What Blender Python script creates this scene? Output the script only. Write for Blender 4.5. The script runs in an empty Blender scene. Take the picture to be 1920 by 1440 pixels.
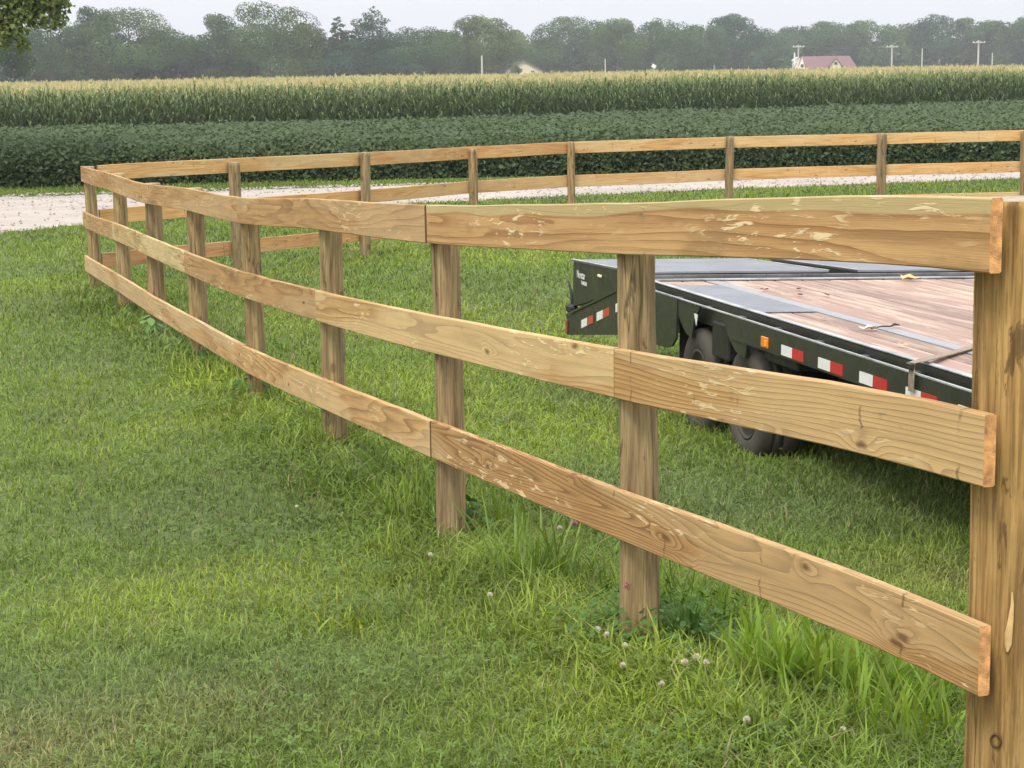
import bpy, bmesh, math, random
import numpy as np
from mathutils import Vector, Matrix
R = math.radians
scene = bpy.context.scene
C = scene.collection

# ------------------------------------------------------------------ camera
CAMZ = 1.6
pit, rol, FPX = R(9.6), R(0.83), 3600.0
U0 = Vector((0, math.sin(pit), math.cos(pit))); F0 = Vector((0, math.cos(pit), -math.sin(pit))); R0 = Vector((1, 0, 0))
CR = R0*math.cos(rol) - U0*math.sin(rol); CU = U0*math.cos(rol) + R0*math.sin(rol)
cam = bpy.data.cameras.new('camera'); camo = bpy.data.objects.new('camera', cam); C.objects.link(camo)
cam.sensor_width = 36; cam.lens = FPX/1920*36; cam.clip_start = .05; cam.clip_end = 6000
M = Matrix((CR, CU, -F0)).transposed().to_4x4(); M.translation = (0, 0, CAMZ); camo.matrix_world = M
scene.camera = camo

# ------------------------------------------------------------------ world, sun, exposure
SUN_EL, SUN_AZ = 52, 205          # azimuth clockwise from +Y: behind and left of the camera
w = bpy.data.worlds.new('World'); scene.world = w; w.use_nodes = True
nt = w.node_tree; nt.nodes.clear()
out = nt.nodes.new('ShaderNodeOutputWorld'); bg = nt.nodes.new('ShaderNodeBackground')
sky = nt.nodes.new('ShaderNodeTexSky'); sky.sky_type = 'NISHITA'; sky.sun_disc = False
sky.sun_elevation = R(SUN_EL); sky.sun_rotation = R(SUN_AZ); sky.dust_density = 6; sky.air_density = 1.0; sky.altitude = 100
mixc = nt.nodes.new('ShaderNodeMix'); mixc.data_type = 'RGBA'; mixc.inputs[0].default_value = .86
# an overcast veil over the clear sky: darker at the horizon than overhead, as overcast skies are
tcw = nt.nodes.new('ShaderNodeTexCoord'); sxw = nt.nodes.new('ShaderNodeSeparateXYZ'); nt.links.new(tcw.outputs['Generated'], sxw.inputs[0])
rw = nt.nodes.new('ShaderNodeValToRGB'); rw.color_ramp.elements[0].position = 0.0; rw.color_ramp.elements[0].color = (.470, .482, .520, 1); rw.color_ramp.elements[1].position = .8; rw.color_ramp.elements[1].color = (1, 1, 1, 1)
nt.links.new(sxw.outputs[2], rw.inputs[0]); sw = nt.nodes.new('ShaderNodeVectorMath'); sw.operation = 'SCALE'; sw.inputs['Scale'].default_value = 13.2
nt.links.new(rw.outputs[0], sw.inputs[0]); nt.links.new(sw.outputs[0], mixc.inputs[7])
nt.links.new(sky.outputs[0], mixc.inputs[6]); nt.links.new(mixc.outputs[2], bg.inputs[0])
bg.inputs[1].default_value = .10
nt.links.new(bg.outputs[0], out.inputs[0])
sl = bpy.data.lights.new('sun', 'SUN'); sl.energy = 1.25; sl.angle = R(14); sl.color = (1, .93, .82)
so = bpy.data.objects.new('sun', sl); C.objects.link(so)
so.rotation_euler = (R(90-SUN_EL), 0, R(180-SUN_AZ)+math.pi)
_d = Vector((math.sin(R(SUN_AZ))*math.cos(R(SUN_EL)), math.cos(R(SUN_AZ))*math.cos(R(SUN_EL)), math.sin(R(SUN_EL))))
so.rotation_euler = _d.to_track_quat('Z', 'Y').to_euler()
scene.view_settings.view_transform = 'Standard'; scene.view_settings.look = 'None'
scene.view_settings.exposure = 0.72; scene.view_settings.gamma = 1
scene.cycles.max_bounces = 6; scene.cycles.volume_bounces = 0; scene.cycles.transparent_max_bounces = 6
scene.cycles.use_denoising = True
scene.render.film_transparent = False

# ------------------------------------------------------------------ helpers
def tag(o, label=None, cat=None, group=None, kind=None):
    if label: o['label'] = label
    if cat: o['category'] = cat
    if group: o['group'] = group
    if kind: o['kind'] = kind
    return o
def empty(name, loc=(0, 0, 0), parent=None):
    o = bpy.data.objects.new(name, None); C.objects.link(o); o.location = loc; o.empty_display_size = .1
    if parent: o.parent = parent
    return o
def npmesh(name, V, F, mat=None, col=None, parent=None, smooth=False, uv=None, mats=None, mi=None, loc=(0, 0, 0)):
    """V (n,3), F list of (m,k) int arrays -> one mesh object"""
    me = bpy.data.meshes.new(name); V = np.asarray(V, np.float32)
    if not isinstance(F, (list, tuple)): F = [F]
    F = [np.asarray(f, np.int32) for f in F if len(f)]
    nl = sum(f.size for f in F); nf = sum(len(f) for f in F)
    me.vertices.add(len(V)); me.vertices.foreach_set('co', V.ravel())
    me.loops.add(nl); me.polygons.add(nf)
    me.loops.foreach_set('vertex_index', np.concatenate([f.ravel() for f in F]))
    tot = np.concatenate([np.full(len(f), f.shape[1], np.int32) for f in F])
    st = np.concatenate([[0], np.cumsum(tot)[:-1]]).astype(np.int32)
    me.polygons.foreach_set('loop_start', st); me.polygons.foreach_set('loop_total', tot)
    me.polygons.foreach_set('use_smooth', np.full(nf, bool(smooth)))
    me.update(calc_edges=True)
    if col is not None:
        a = me.color_attributes.new('tint', 'FLOAT_COLOR', 'POINT')
        c = np.ones((len(V), 4), np.float32); c[:, :3] = col; a.data.foreach_set('color', c.ravel())
    if uv is not None:
        l = me.uv_layers.new(name='UVMap')
        vi = np.concatenate([f.ravel() for f in F]); l.data.foreach_set('uv', np.asarray(uv, np.float32)[vi].ravel())
    for m in (mats or ([mat] if mat else [])): me.materials.append(m)
    if mi is not None: me.polygons.foreach_set('material_index', np.asarray(mi, np.int32))
    o = bpy.data.objects.new(name, me); C.objects.link(o); o.location = loc
    if parent: o.parent = parent
    return o
def bmobj(name, bm, mat, parent=None, smooth=False, loc=(0, 0, 0)):
    me = bpy.data.meshes.new(name); bm.to_mesh(me); bm.free()
    for m in (mat if isinstance(mat, (list, tuple)) else [mat]): me.materials.append(m)
    if smooth:
        for p in me.polygons: p.use_smooth = True
    o = bpy.data.objects.new(name, me); C.objects.link(o); o.location = loc
    if parent: o.parent = parent
    return o
def box(bm, c, s, rot=None, bev=0.0, mi=0):
    r = bmesh.ops.create_cube(bm, size=1.0); vs = r['verts']
    bmesh.ops.scale(bm, vec=s, verts=vs)
    if rot is not None: bmesh.ops.rotate(bm, cent=(0, 0, 0), matrix=rot, verts=vs)
    bmesh.ops.translate(bm, vec=c, verts=vs)
    fs = {f for v in vs for f in v.link_faces}
    for f in fs: f.material_index = mi
    if bev > 0:
        es = list({e for v in vs for e in v.link_edges})
        bmesh.ops.bevel(bm, geom=es, offset=bev, segments=1, affect='EDGES')
    return bm
def prism(bm, pts, y0, y1, mi=0):
    """pts in (x,z), extruded along y"""
    a = [bm.verts.new((p[0], y0, p[1])) for p in pts]; b = [bm.verts.new((p[0], y1, p[1])) for p in pts]
    n = len(pts); fs = [bm.faces.new(a), bm.faces.new(list(reversed(b)))]
    for i in range(n): fs.append(bm.faces.new([a[i], b[i], b[(i+1) % n], a[(i+1) % n]]))
    for f in fs: f.material_index = mi
    bmesh.ops.recalc_face_normals(bm, faces=fs)
    return bm
def tube(bm, pts, rad, n=8, cap=True):
    rings = []
    pts = [Vector(p) for p in pts]
    for i, p in enumerate(pts):
        t = (pts[min(i+1, len(pts)-1)] - pts[max(i-1, 0)]).normalized()
        a = t.orthogonal().normalized() if i == 0 else (a - t*a.dot(t)).normalized()
        b = t.cross(a); r = rad[i] if hasattr(rad, '__len__') else rad
        rings.append([bm.verts.new(p + (a*math.cos(2*math.pi*k/n) + b*math.sin(2*math.pi*k/n))*r) for k in range(n)])
    for i in range(len(rings)-1):
        for k in range(n): bm.faces.new([rings[i][k], rings[i][(k+1) % n], rings[i+1][(k+1) % n], rings[i+1][k]])
    if cap: bm.faces.new(list(reversed(rings[0]))); bm.faces.new(rings[-1])
    return bm
def vnoise(P, s, seed=0):
    """cheap smooth noise -1..1, P (n,2)"""
    rs = np.random.RandomState(seed); x = P*s; v = np.zeros(len(P))
    for k in range(5):
        a = rs.rand()*6.28; fr = .55 + .9*rs.rand(); ph = rs.rand(2)*6.28
        v += np.sin((x[:, 0]*math.cos(a) + x[:, 1]*math.sin(a))*fr*6.28 + ph[0] + 1.3*np.sin((x[:, 1]*math.cos(a) - x[:, 0]*math.sin(a))*fr*4.1 + ph[1]))
    return v/5*1.6

# ------------------------------------------------------------------ materials
def newmat(name):
    m = bpy.data.materials.new(name); m.use_nodes = True; t = m.node_tree
    b = t.nodes['Principled BSDF']; b.inputs['Roughness'].default_value = .7; b.inputs['Specular IOR Level'].default_value = .3
    return m, t, b
def nd(t, kind, **kw):
    n = t.nodes.new('ShaderNode'+kind)
    for k, v in kw.items(): setattr(n, k, v)
    return n
def math_(t, op, a, b=None, c=None):
    n = nd(t, 'Math', operation=op)
    for i, x in enumerate((a, b, c)):
        if x is None: continue
        if isinstance(x, (int, float)): n.inputs[i].default_value = x
        else: t.links.new(x, n.inputs[i])
    return n.outputs[0]
def mixrgb(t, fac, a, b, mode='MIX'):
    n = nd(t, 'Mix', data_type='RGBA', blend_type=mode)
    for i, x in ((0, fac), (6, a), (7, b)):
        if isinstance(x, (int, float)): n.inputs[i].default_value = x
        elif isinstance(x, tuple): n.inputs[i].default_value = (*x, 1)
        else: t.links.new(x, n.inputs[i])
    return n.outputs[2]
def ramp(t, fac, stops):
    n = nd(t, 'ValToRGB'); e = n.color_ramp.elements
    e[0].position, e[0].color = stops[0][0], (*stops[0][1], 1); e[1].position, e[1].color = stops[-1][0], (*stops[-1][1], 1)
    for p, c in stops[1:-1]: x = e.new(p); x.color = (*c, 1)
    t.links.new(fac, n.inputs[0]); return n.outputs[0]
def noise(t, vec, scale, detail=3, rough=.55, dist=0.0):
    n = nd(t, 'TexNoise'); n.inputs['Scale'].default_value = scale; n.inputs['Detail'].default_value = detail
    n.inputs['Roughness'].default_value = rough; n.inputs['Distortion'].default_value = dist
    if vec is not None: t.links.new(vec, n.inputs['Vector'])
    return n.outputs[0]
def mapping(t, vec, scale=(1, 1, 1), loc=None):
    n = nd(t, 'Mapping'); n.inputs['Scale'].default_value = scale; t.links.new(vec, n.inputs['Vector'])
    if loc is not None: t.links.new(loc, n.inputs['Location'])
    return n.outputs[0]
def bump(t, b, h, strength=.3, dist=.01):
    n = nd(t, 'Bump'); n.inputs['Strength'].default_value = strength; n.inputs['Distance'].default_value = dist
    t.links.new(h, n.inputs['Height']); t.links.new(n.outputs[0], b.inputs['Normal'])
def g3(v): return (v, v, v)

def simple(name, col, rough=.6, metal=0.0, var=.12, scale=8, spec=.3, bmp=.0):
    m, t, b = newmat(name); tc = nd(t, 'TexCoord')
    n = noise(t, tc.outputs['Object'], scale, 4)
    c = ramp(t, n, [(.3, tuple(x*(1-var) for x in col)), (.7, tuple(min(1, x*(1+var)) for x in col))])
    t.links.new(c, b.inputs['Base Color']); b.inputs['Roughness'].default_value = rough; b.inputs['Metallic'].default_value = metal
    b.inputs['Specular IOR Level'].default_value = spec
    if bmp: bump(t, b, noise(t, tc.outputs['Object'], scale*12, 3), bmp, .003)
    return m

def nsm(t, v, a, b):
    n = nd(t, 'MapRange', interpolation_type='SMOOTHSTEP'); n.inputs['From Min'].default_value = a; n.inputs['From Max'].default_value = b; t.links.new(v, n.inputs['Value']); return n.outputs[0]
def wood_mat(name, light, mid, dark, rings=16.0, band=0.0, scuff=.5, knots=.22, fine=.6, lin=22.0, gl=.3):
    """sawn softwood; UV.x metres along the board, UV.y metres across it; obj.color tints each board"""
    m, t, b = newmat(name); L = t.links
    uv = nd(t, 'UVMap').outputs[0]; oi = nd(t, 'ObjectInfo')
    off = nd(t, 'CombineXYZ'); L.new(math_(t, 'MULTIPLY', oi.outputs['Random'], 31.7), off.inputs[0]); L.new(math_(t, 'MULTIPLY', oi.outputs['Random'], 17.3), off.inputs[1])
    add = nd(t, 'VectorMath', operation='ADD'); L.new(uv, add.inputs[0]); L.new(off.outputs[0], add.inputs[1]); p = add.outputs[0]
    # knots
    vo = nd(t, 'TexVoronoi', voronoi_dimensions='2D'); vo.inputs['Scale'].default_value = 1.0; vo.inputs['Randomness'].default_value = 1.0
    wv_ = nd(t, 'VectorMath', operation='ADD'); wn = nd(t, 'TexNoise'); wn.inputs['Scale'].default_value = 9; L.new(p, wn.inputs['Vector']); wsc = nd(t, 'VectorMath', operation='SCALE'); wsc.inputs['Scale'].default_value = .22; L.new(wn.outputs['Color'], wsc.inputs[0]); L.new(mapping(t, p, (2.6, 7.5, 1)), wv_.inputs[0]); L.new(wsc.outputs[0], wv_.inputs[1]); L.new(wv_.outputs[0], vo.inputs['Vector'])
    cs = nd(t, 'SeparateColor'); L.new(vo.outputs['Color'], cs.inputs[0])
    kon = math_(t, 'GREATER_THAN', cs.outputs[0], 1-knots)
    kd = nd(t, 'MapRange', interpolation_type='SMOOTHERSTEP'); kd.inputs['From Min'].default_value = .38; kd.inputs['From Max'].default_value = 0.0
    L.new(vo.outputs['Distance'], kd.inputs['Value'])
    kw = math_(t, 'MULTIPLY', kd.outputs[0], kon)
    kc = nd(t, 'MapRange', interpolation_type='SMOOTHSTEP'); kc.inputs['From Min'].default_value = .10; kc.inputs['From Max'].default_value = .02
    L.new(vo.outputs['Distance'], kc.inputs['Value']); kcore = math_(t, 'MULTIPLY', kc.outputs[0], kon)
    # contour-line grain
    h = noise(t, mapping(t, p, (.42, 6.5, 1)), 1.0, 2.0, .4)
    h2 = noise(t, mapping(t, p, (5, 30, 1)), 1.0, 2.0, .5)
    val = math_(t, 'ADD', math_(t, 'MULTIPLY', h, rings), math_(t, 'MULTIPLY', kw, 1.8))
    val = math_(t, 'ADD', val, math_(t, 'MULTIPLY', h2, .35)); svp = nd(t, 'SeparateXYZ'); L.new(p, svp.inputs[0]); val = math_(t, 'ADD', val, math_(t, 'MULTIPLY', svp.outputs[1], lin))
    fr = math_(t, 'FRACT', val)
    line = math_(t, 'POWER', fr, 2.4)
    line = math_(t, 'MULTIPLY', line, math_(t, 'SUBTRACT', 1.0, math_(t, 'POWER', fr, 40.0)))
    lk = noise(t, mapping(t, p, (1.3, 7, 1)), 1.0, 2.0)          # grain fades in and out
    lk = nd(t, 'MapRange'); nlk = noise(t, mapping(t, p, (1.1, 9, 1)), 1.0, 2.0); L.new(nlk, lk.inputs['Value']); lk.inputs['From Min'].default_value = .38; lk.inputs['From Max'].default_value = .62
    line = math_(t, 'MULTIPLY', line, math_(t, 'ADD', math_(t, 'MULTIPLY', lk.outputs[0], .95-gl), gl))
    fib = noise(t, mapping(t, p, (7, 420, 1)), 1.0, 3.0, .6)
    streak = noise(t, mapping(t, p, (1.6, 70, 1)), 1.0, 4.0, .65)
    blot = noise(t, mapping(t, p, (1.6, 6, 1)), 1.0, 4.0, .6)
    col = ramp(t, blot, [(.3, mid), (.62, light)])
    col = mixrgb(t, math_(t, 'MULTIPLY', line, .95), col, dark)
    col = mixrgb(t, math_(t, 'MULTIPLY', math_(t, 'SUBTRACT', fib, .35), fine), col, tuple(x*.62 for x in mid))
    col = mixrgb(t, math_(t, 'MULTIPLY', math_(t, 'SUBTRACT', 1.0, nsm(t, streak, .36, .52)), .42), col, tuple(x*.55 for x in mid))
    stain = noise(t, mapping(t, p, (.9, 3.0, 1)), 1.7, 5.0, .65)
    stn = nd(t, 'MapRange', interpolation_type='SMOOTHSTEP'); stn.inputs['From Min'].default_value = .54; stn.inputs['From Max'].default_value = .66; L.new(stain, stn.inputs['Value'])
    col = mixrgb(t, math_(t, 'MULTIPLY', stn.outputs[0], .6), col, (mid[0]*.62, mid[1]*.66, mid[2]*.66))
    if band:
        sv = nd(t, 'SeparateXYZ'); L.new(uv, sv.inputs[0])
        wob = noise(t, mapping(t, uv, (1.1, 0, 1)), 1.0, 1.0)
        edge = math_(t, 'ADD', sv.outputs[1], math_(t, 'MULTIPLY', math_(t, 'SUBTRACT', wob, .5), -.07))
        bm_ = nd(t, 'MapRange'); bm_.inputs['From Min'].default_value = .140-band; bm_.inputs['From Max'].default_value = .1425-band; L.new(edge, bm_.inputs['Value'])
        pale = mixrgb(t, fib, (.42, .37, .19), (.50, .43, .24))
        col = mixrgb(t, math_(t, 'MULTIPLY', bm_.outputs[0], .8), col, pale)
        e2 = math_(t, 'SUBTRACT', 1.0, math_(t, 'MINIMUM', 1.0, math_(t, 'MULTIPLY', math_(t, 'ABSOLUTE', math_(t, 'SUBTRACT', edge, .137-band)), 190)))
        col = mixrgb(t, math_(t, 'MULTIPLY', e2, .4), col, dark)
    reg = nsm(t, noise(t, mapping(t, p, (.55, 3.6, 1)), 1.0, 3.0, .5, .3), .50, .545)
    col = mixrgb(t, math_(t, 'MULTIPLY', reg, .30), col, mixrgb(t, fib, (.60, .50, .30), (.72, .60, .38)))
    mold = math_(t, 'MULTIPLY', nsm(t, noise(t, mapping(t, p, (2.2, 6, 1)), 1.9, 4.0, .7), .62, .72), nsm(t, noise(t, mapping(t, p, (30, 90, 1)), 1.0, 3.0, .7), .40, .60))
    col = mixrgb(t, math_(t, 'MULTIPLY', mold, .7), col, (.15, .135, .085))
    # pale scuffs and torn fibres
    sc = noise(t, mapping(t, p, (9, 55, 1)), 1.0, 3.0, .6, .6); sg = noise(t, mapping(t, p, (1.2, 5, 1)), 1.0, 1.0)
    s1 = nd(t, 'MapRange'); s1.inputs['From Min'].default_value = .57; s1.inputs['From Max'].default_value = .64; L.new(sc, s1.inputs['Value'])
    s2 = nd(t, 'MapRange'); s2.inputs['From Min'].default_value = .5; s2.inputs['From Max'].default_value = .6; L.new(sg, s2.inputs['Value'])
    sm = math_(t, 'MULTIPLY', math_(t, 'MULTIPLY', s1.outputs[0], s2.outputs[0]), scuff)
    col = mixrgb(t, sm, col, (.72, .60, .38))
    # cross cracks and knots
    kr = mixrgb(t, noise(t, mapping(t, p, (60, 90, 1)), 1.0, 2), tuple(x*.35 for x in mid), tuple(x*.8 for x in dark))
    col = mixrgb(t, math_(t, 'MULTIPLY', kcore, .85), col, kr)
    sp_ = nd(t, 'SeparateXYZ'); L.new(p, sp_.inputs[0]); ua = math_(t, 'MULTIPLY', sp_.outputs[0], 3.3); ci = math_(t, 'FLOOR', ua)
    wn1 = nd(t, 'TexWhiteNoise', noise_dimensions='1D'); L.new(ci, wn1.inputs['W']); wn2 = nd(t, 'TexWhiteNoise', noise_dimensions='1D'); L.new(math_(t, 'ADD', ci, 57.3), wn2.inputs['W'])
    wob_ = math_(t, 'MULTIPLY', math_(t, 'SUBTRACT', noise(t, mapping(t, p, (1.5, 26, 1)), 1.0, 3.0, .6), .5), .16)
    dck = math_(t, 'ABSOLUTE', math_(t, 'ADD', math_(t, 'SUBTRACT', ua, math_(t, 'ADD', ci, math_(t, 'ADD', math_(t, 'MULTIPLY', wn1.outputs[0], .6), .2))), wob_))
    ckm = math_(t, 'SUBTRACT', 1.0, math_(t, 'MINIMUM', 1.0, math_(t, 'MULTIPLY', dck, 40)))
    ckm = math_(t, 'MULTIPLY', math_(t, 'MULTIPLY', ckm, math_(t, 'GREATER_THAN', wn2.outputs[0], .62 if knots > .3 else .93)), nsm(t, noise(t, mapping(t, p, (1.2, 15, 1)), 1.0, 2.0), .46, .60))
    col = mixrgb(t, math_(t, 'MULTIPLY', ckm, .75), col, tuple(x*.3 for x in mid))
    col = mixrgb(t, 1.0, col, oi.outputs['Color'], 'MULTIPLY')
    L.new(col, b.inputs['Base Color']); b.inputs['Roughness'].default_value = .78; b.inputs['Specular IOR Level'].default_value = .22
    hh = math_(t, 'ADD', math_(t, 'MULTIPLY', fib, .5), math_(t, 'ADD', math_(t, 'MULTIPLY', line, -.5), math_(t, 'MULTIPLY', sm, .7)))
    hh = math_(t, 'SUBTRACT', hh, math_(t, 'ADD', math_(t, 'MULTIPLY', ckm, 1.2), math_(t, 'MULTIPLY', kcore, .4)))
    bump(t, b, hh, .6, .0025)
    return m
W_NEAR = wood_mat('treated board', (.58, .395, .19), (.45, .285, .125), (.17, .082, .03), 15, 0, .8)
W_BAND = wood_mat('treated board with sapwood', (.57, .375, .18), (.47, .285, .13), (.22, .10, .035), 9, .031, 1.0, .12)
W_GRAIN = wood_mat('coarse grained board', (.58, .39, .18), (.47, .29, .125), (.15, .068, .024), 13, 0, .7, .4, .6, 75, .75)
W_SWIRL = wood_mat('swirl grained board', (.54, .36, .17), (.42, .26, .115), (.13, .062, .025), 26, 0, 1.0, .5, .6, 30, .85)
W_FAR = wood_mat('fresh board', (.74, .48, .22), (.62, .36, .15), (.40, .19, .065), 13, 0, .5, .35)

def post_mat():
    m, t, b = newmat('round post wood'); L = t.links; tc = nd(t, 'TexCoord'); oi = nd(t, 'ObjectInfo')
    off = nd(t, 'CombineXYZ'); L.new(math_(t, 'MULTIPLY', oi.outputs['Random'], 23.0), off.inputs[2]); L.new(math_(t, 'MULTIPLY', oi.outputs['Random'], 7.0), off.inputs[0])
    add = nd(t, 'VectorMath', operation='ADD'); L.new(tc.outputs['Object'], add.inputs[0]); L.new(off.outputs[0], add.inputs[1]); p = add.outputs[0]
    st = noise(t, mapping(t, p, (34, 34, 2.2)), 1, 4, .6, .3); fi = noise(t, mapping(t, p, (170, 170, 6)), 1, 3, .6)
    big = noise(t, mapping(t, p, (9, 9, 2.6)), 1, 5, .62); br = noise(t, mapping(t, p, (22, 22, 5)), 1, 4, .65, .8)
    c = ramp(t, st, [(.28, (.12, .078, .038)), (.44, (.29, .195, .092)), (.62, (.45, .32, .155))])
    c = mixrgb(t, math_(t, 'MULTIPLY', nsm(t, fi, .45, .62), .5), c, (.12, .075, .038))
    gr = nd(t, 'MapRange'); gr.inputs['From Min'].default_value = .42; gr.inputs['From Max'].default_value = .68; L.new(big, gr.inputs['Value'])
    c = mixrgb(t, math_(t, 'MULTIPLY', gr.outputs[0], .45), c, (.15, .13, .075))
    bk = nd(t, 'MapRange', interpolation_type='SMOOTHSTEP'); bk.inputs['From Min'].default_value = .60; bk.inputs['From Max'].default_value = .66; L.new(br, bk.inputs['Value'])
    c = mixrgb(t, math_(t, 'MULTIPLY', bk.outputs[0], .75), c, (.09, .06, .036))
    # knots
    vo = nd(t, 'TexVoronoi'); L.new(mapping(t, p, (7.5, 7.5, 4.0)), vo.inputs['Vector']); vo.inputs['Scale'].default_value = 1
    kk = nd(t, 'MapRange', interpolation_type='SMOOTHSTEP'); kk.inputs['From Min'].default_value = .16; kk.inputs['From Max'].default_value = .09; L.new(vo.outputs['Distance'], kk.inputs['Value'])
    c = mixrgb(t, math_(t, 'MULTIPLY', kk.outputs[0], .6), c, (.09, .05, .025))
    # long drying checks
    ck = noise(t, mapping(t, p, (24, 24, 1.1)), 1, 2, .4)
    cm = math_(t, 'SUBTRACT', 1.0, math_(t, 'MINIMUM', 1.0, math_(t, 'MULTIPLY', math_(t, 'ABSOLUTE', math_(t, 'SUBTRACT', ck, .5)), 55)))
    cg = nd(t, 'MapRange'); cg.inputs['From Min'].default_value = .52; cg.inputs['From Max'].default_value = .6; L.new(noise(t, mapping(t, p, (8, 8, 1.6)), 1, 1), cg.inputs['Value'])
    cm = math_(t, 'MULTIPLY', cm, cg.outputs[0]); c = mixrgb(t, math_(t, 'MULTIPLY', cm, .7), c, (.05, .03, .015))
    c = mixrgb(t, 1.0, c, oi.outputs['Color'], 'MULTIPLY')
    L.new(c, b.inputs['Base Color']); b.inputs['Roughness'].default_value = .82; b.inputs['Specular IOR Level'].default_value = .2
    hh = math_(t, 'ADD', math_(t, 'ADD', st, math_(t, 'MULTIPLY', fi, .4)), math_(t, 'ADD', math_(t, 'MULTIPLY', bk.outputs[0], .8), math_(t, 'MULTIPLY', cm, -1.5)))
    bump(t, b, hh, .5, .004)
    return m
POST = post_mat()
ENDG = simple('fresh cut end grain', (.62, .32, .13), .85, 0, .5, 38, .2, .9)
ENDG2 = simple('weathered end grain', (.40, .35, .26), .85, 0, .2, 50, .2, .5)
ENDJ = simple('dark joint end grain', (.16, .10, .05), .9, 0, .2, 50, .1)
PALE = simple('bare pale wood', (.62, .43, .20), .7, 0, .15, 30)

def foliage(name, rough=.6, trans=.25, spec=.25, tcol=(1.15, 1.25, .5)):
    m, t, b = newmat(name); L = t.links
    a = nd(t, 'Attribute', attribute_name='tint'); L.new(a.outputs['Color'], b.inputs['Base Color'])
    b.inputs['Roughness'].default_value = rough; b.inputs['Specular IOR Level'].default_value = spec
    tr = nd(t, 'BsdfTranslucent'); L.new(mixrgb(t, 1.0, a.outputs['Color'], tcol, 'MULTIPLY'), tr.inputs['Color'])
    mx = nd(t, 'MixShader'); mx.inputs[0].default_value = trans
    L.new(b.outputs[0], mx.inputs[1]); L.new(tr.outputs[0], mx.inputs[2]); L.new(mx.outputs[0], t.nodes['Material Output'].inputs['Surface'])
    return m
GRASS = foliage('grass blades', .55, .3); LEAF = foliage('leaves', .55, .22); TREELEAF = foliage('tree leaves', .7, .15, .15); DRY = foliage('dry tassels', .8, .25, .1, (1, 1, .8))

# ------------------------------------------------------------------ fence geometry (metres)
NEAR = [  # x, y, z of the top edge of top, middle, bottom rail (outer face) at each post
 (.877, 3.539, 1.336, .932, .521), (.281, 5.290, 1.210, .801, .399), (-.307, 7.017, 1.081, .683, .279), (-.898, 8.752, .991, .569, .158),
 (-1.483, 10.469, .881, .482, .066), (-2.080, 12.223, .826, .422, .014), (-2.670, 13.957, .755, .376, -.041), (-3.239, 15.628, .735, .338, -.076), (-3.897, 17.560, .695, .288, -.118)]
FAR = [(-3.80, 17.72, .693, .287, -.12), (-2.67, 18.85, .684, .28, -.126), (-1.55, 20.6, .640, .238, -.163), (-.41, 22.3, .612, .21, -.19), (.76, 23.3, .606, .204, -.2),
 (2.78, 24.34, .593, .19, -.21), (4.81, 24.92, .588, .185, -.215), (6.75, 25.23, .592, .187, -.215), (8.8, 25.5, .592, .187, -.215), (10.9, 25.7, .59, .185, -.215), (13.0, 25.9, .59, .185, -.215)]
GND_NEAR = [.075, 0., -.10, -.13, -.23, -.28, -.36, -.37, -.42]
TO = Vector((1.3160755, 10.0, .2522446)); TU = Vector((.2011669, -.9792094, .0260544)); TV = Vector((.9792969, .2004294, -.0283826)); TW = Vector((.0225706, .0312246, .9992575))
DECKH = .805
def tpt(u, v, wz): return TO + TU*u + TV*v + TW*wz

# ------------------------------------------------------------------ terrain
_by = np.array([-200, -5, 2, 3.5, 5.3, 7, 8.75, 10.5, 12.2, 14, 15.6, 17.5, 25, 30, 36, 39, 42, 77, 102, 160, 250, 400, 600, 1000, 3000.])
_bz = np.array([.3, .18, .08, .035, -.045, -.14, -.155, -.23, -.28, -.35, -.38, -.43, -.55, -.59, -.67, -.73, -.78, -1.6, -1.65, -1.65, -1.8, -2.7, -3.5, -4.2, -6])
_cp = []
for (u, v) in [(-4.2, 0), (-2.5, 0), (-.6, 0), (1.5, 0), (3.5, 0), (-4.2, 2.6), (-.6, 2.6), (3, 2.6), (-2.5, 1.3), (1.5, 1.3)]:
    p = tpt(u, v, -DECKH); _cp.append((p.x, p.y, p.z - np.interp(p.y, _by, _bz)))
_cp += [(q[0]*1., q[1]*1., 0.) for q in NEAR] + [(q[0]-1.2, q[1]-.4, 0.) for q in NEAR]
_cp = np.array(_cp)
def gz(x, y):
    x = np.atleast_1d(np.asarray(x, float)); y = np.atleast_1d(np.asarray(y, float))
    z = np.interp(y, _by, _bz)
    d2 = (x[:, None]-_cp[None, :, 0])**2 + (y[:, None]-_cp[None, :, 1])**2
    ww = np.exp(-d2/(2*1.1**2)); z = z + (ww*_cp[None, :, 2]).sum(1)/(ww.sum(1)+.25)
    near = np.clip((40-y)/20, 0, 1)
    z = z + near*.012*vnoise(np.stack([x, y], 1), .35, 5)
    return z
def gz1(x, y): return float(gz(x, y)[0])
ROADN = np.array([(-16, 8), (-11, 17), (-8.12, 21.5), (-6.72, 24.9), (-5.92, 26.3), (-4.0, 28.2), (-.55, 30.3), (1.02, 31.2), (3.71, 32.5), (6.5, 33.57), (9.03, 34.5), (13.27, 35.6), (22, 38), (60, 46)])
ROADF = np.array([(-30, 20), (-20, 28.5), (-12.1, 32.4), (-8.86, 33.6), (-7.5, 33.9), (-4.98, 34.7), (-3.85, 35.0), (-2.49, 35.3), (0, 35.8), (2, 36.3), (4.2, 36.9), (10.2, 38.7), (15, 40.0), (60, 50)])
def in_road(x, y):
    yn = np.interp(x, ROADN[:, 0], ROADN[:, 1]); yf = np.interp(x, ROADF[:, 0], ROADF[:, 1]); yf = np.where(x < -20, 200, yf)
    e = .10*vnoise(np.stack([x, y], 1), .9, 9)
    return (y > yn+e) & (y < yf+e)
def bean_y(x): return 38.6 + .25*x
def corn_y(x): return 85 + .55*x

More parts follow.
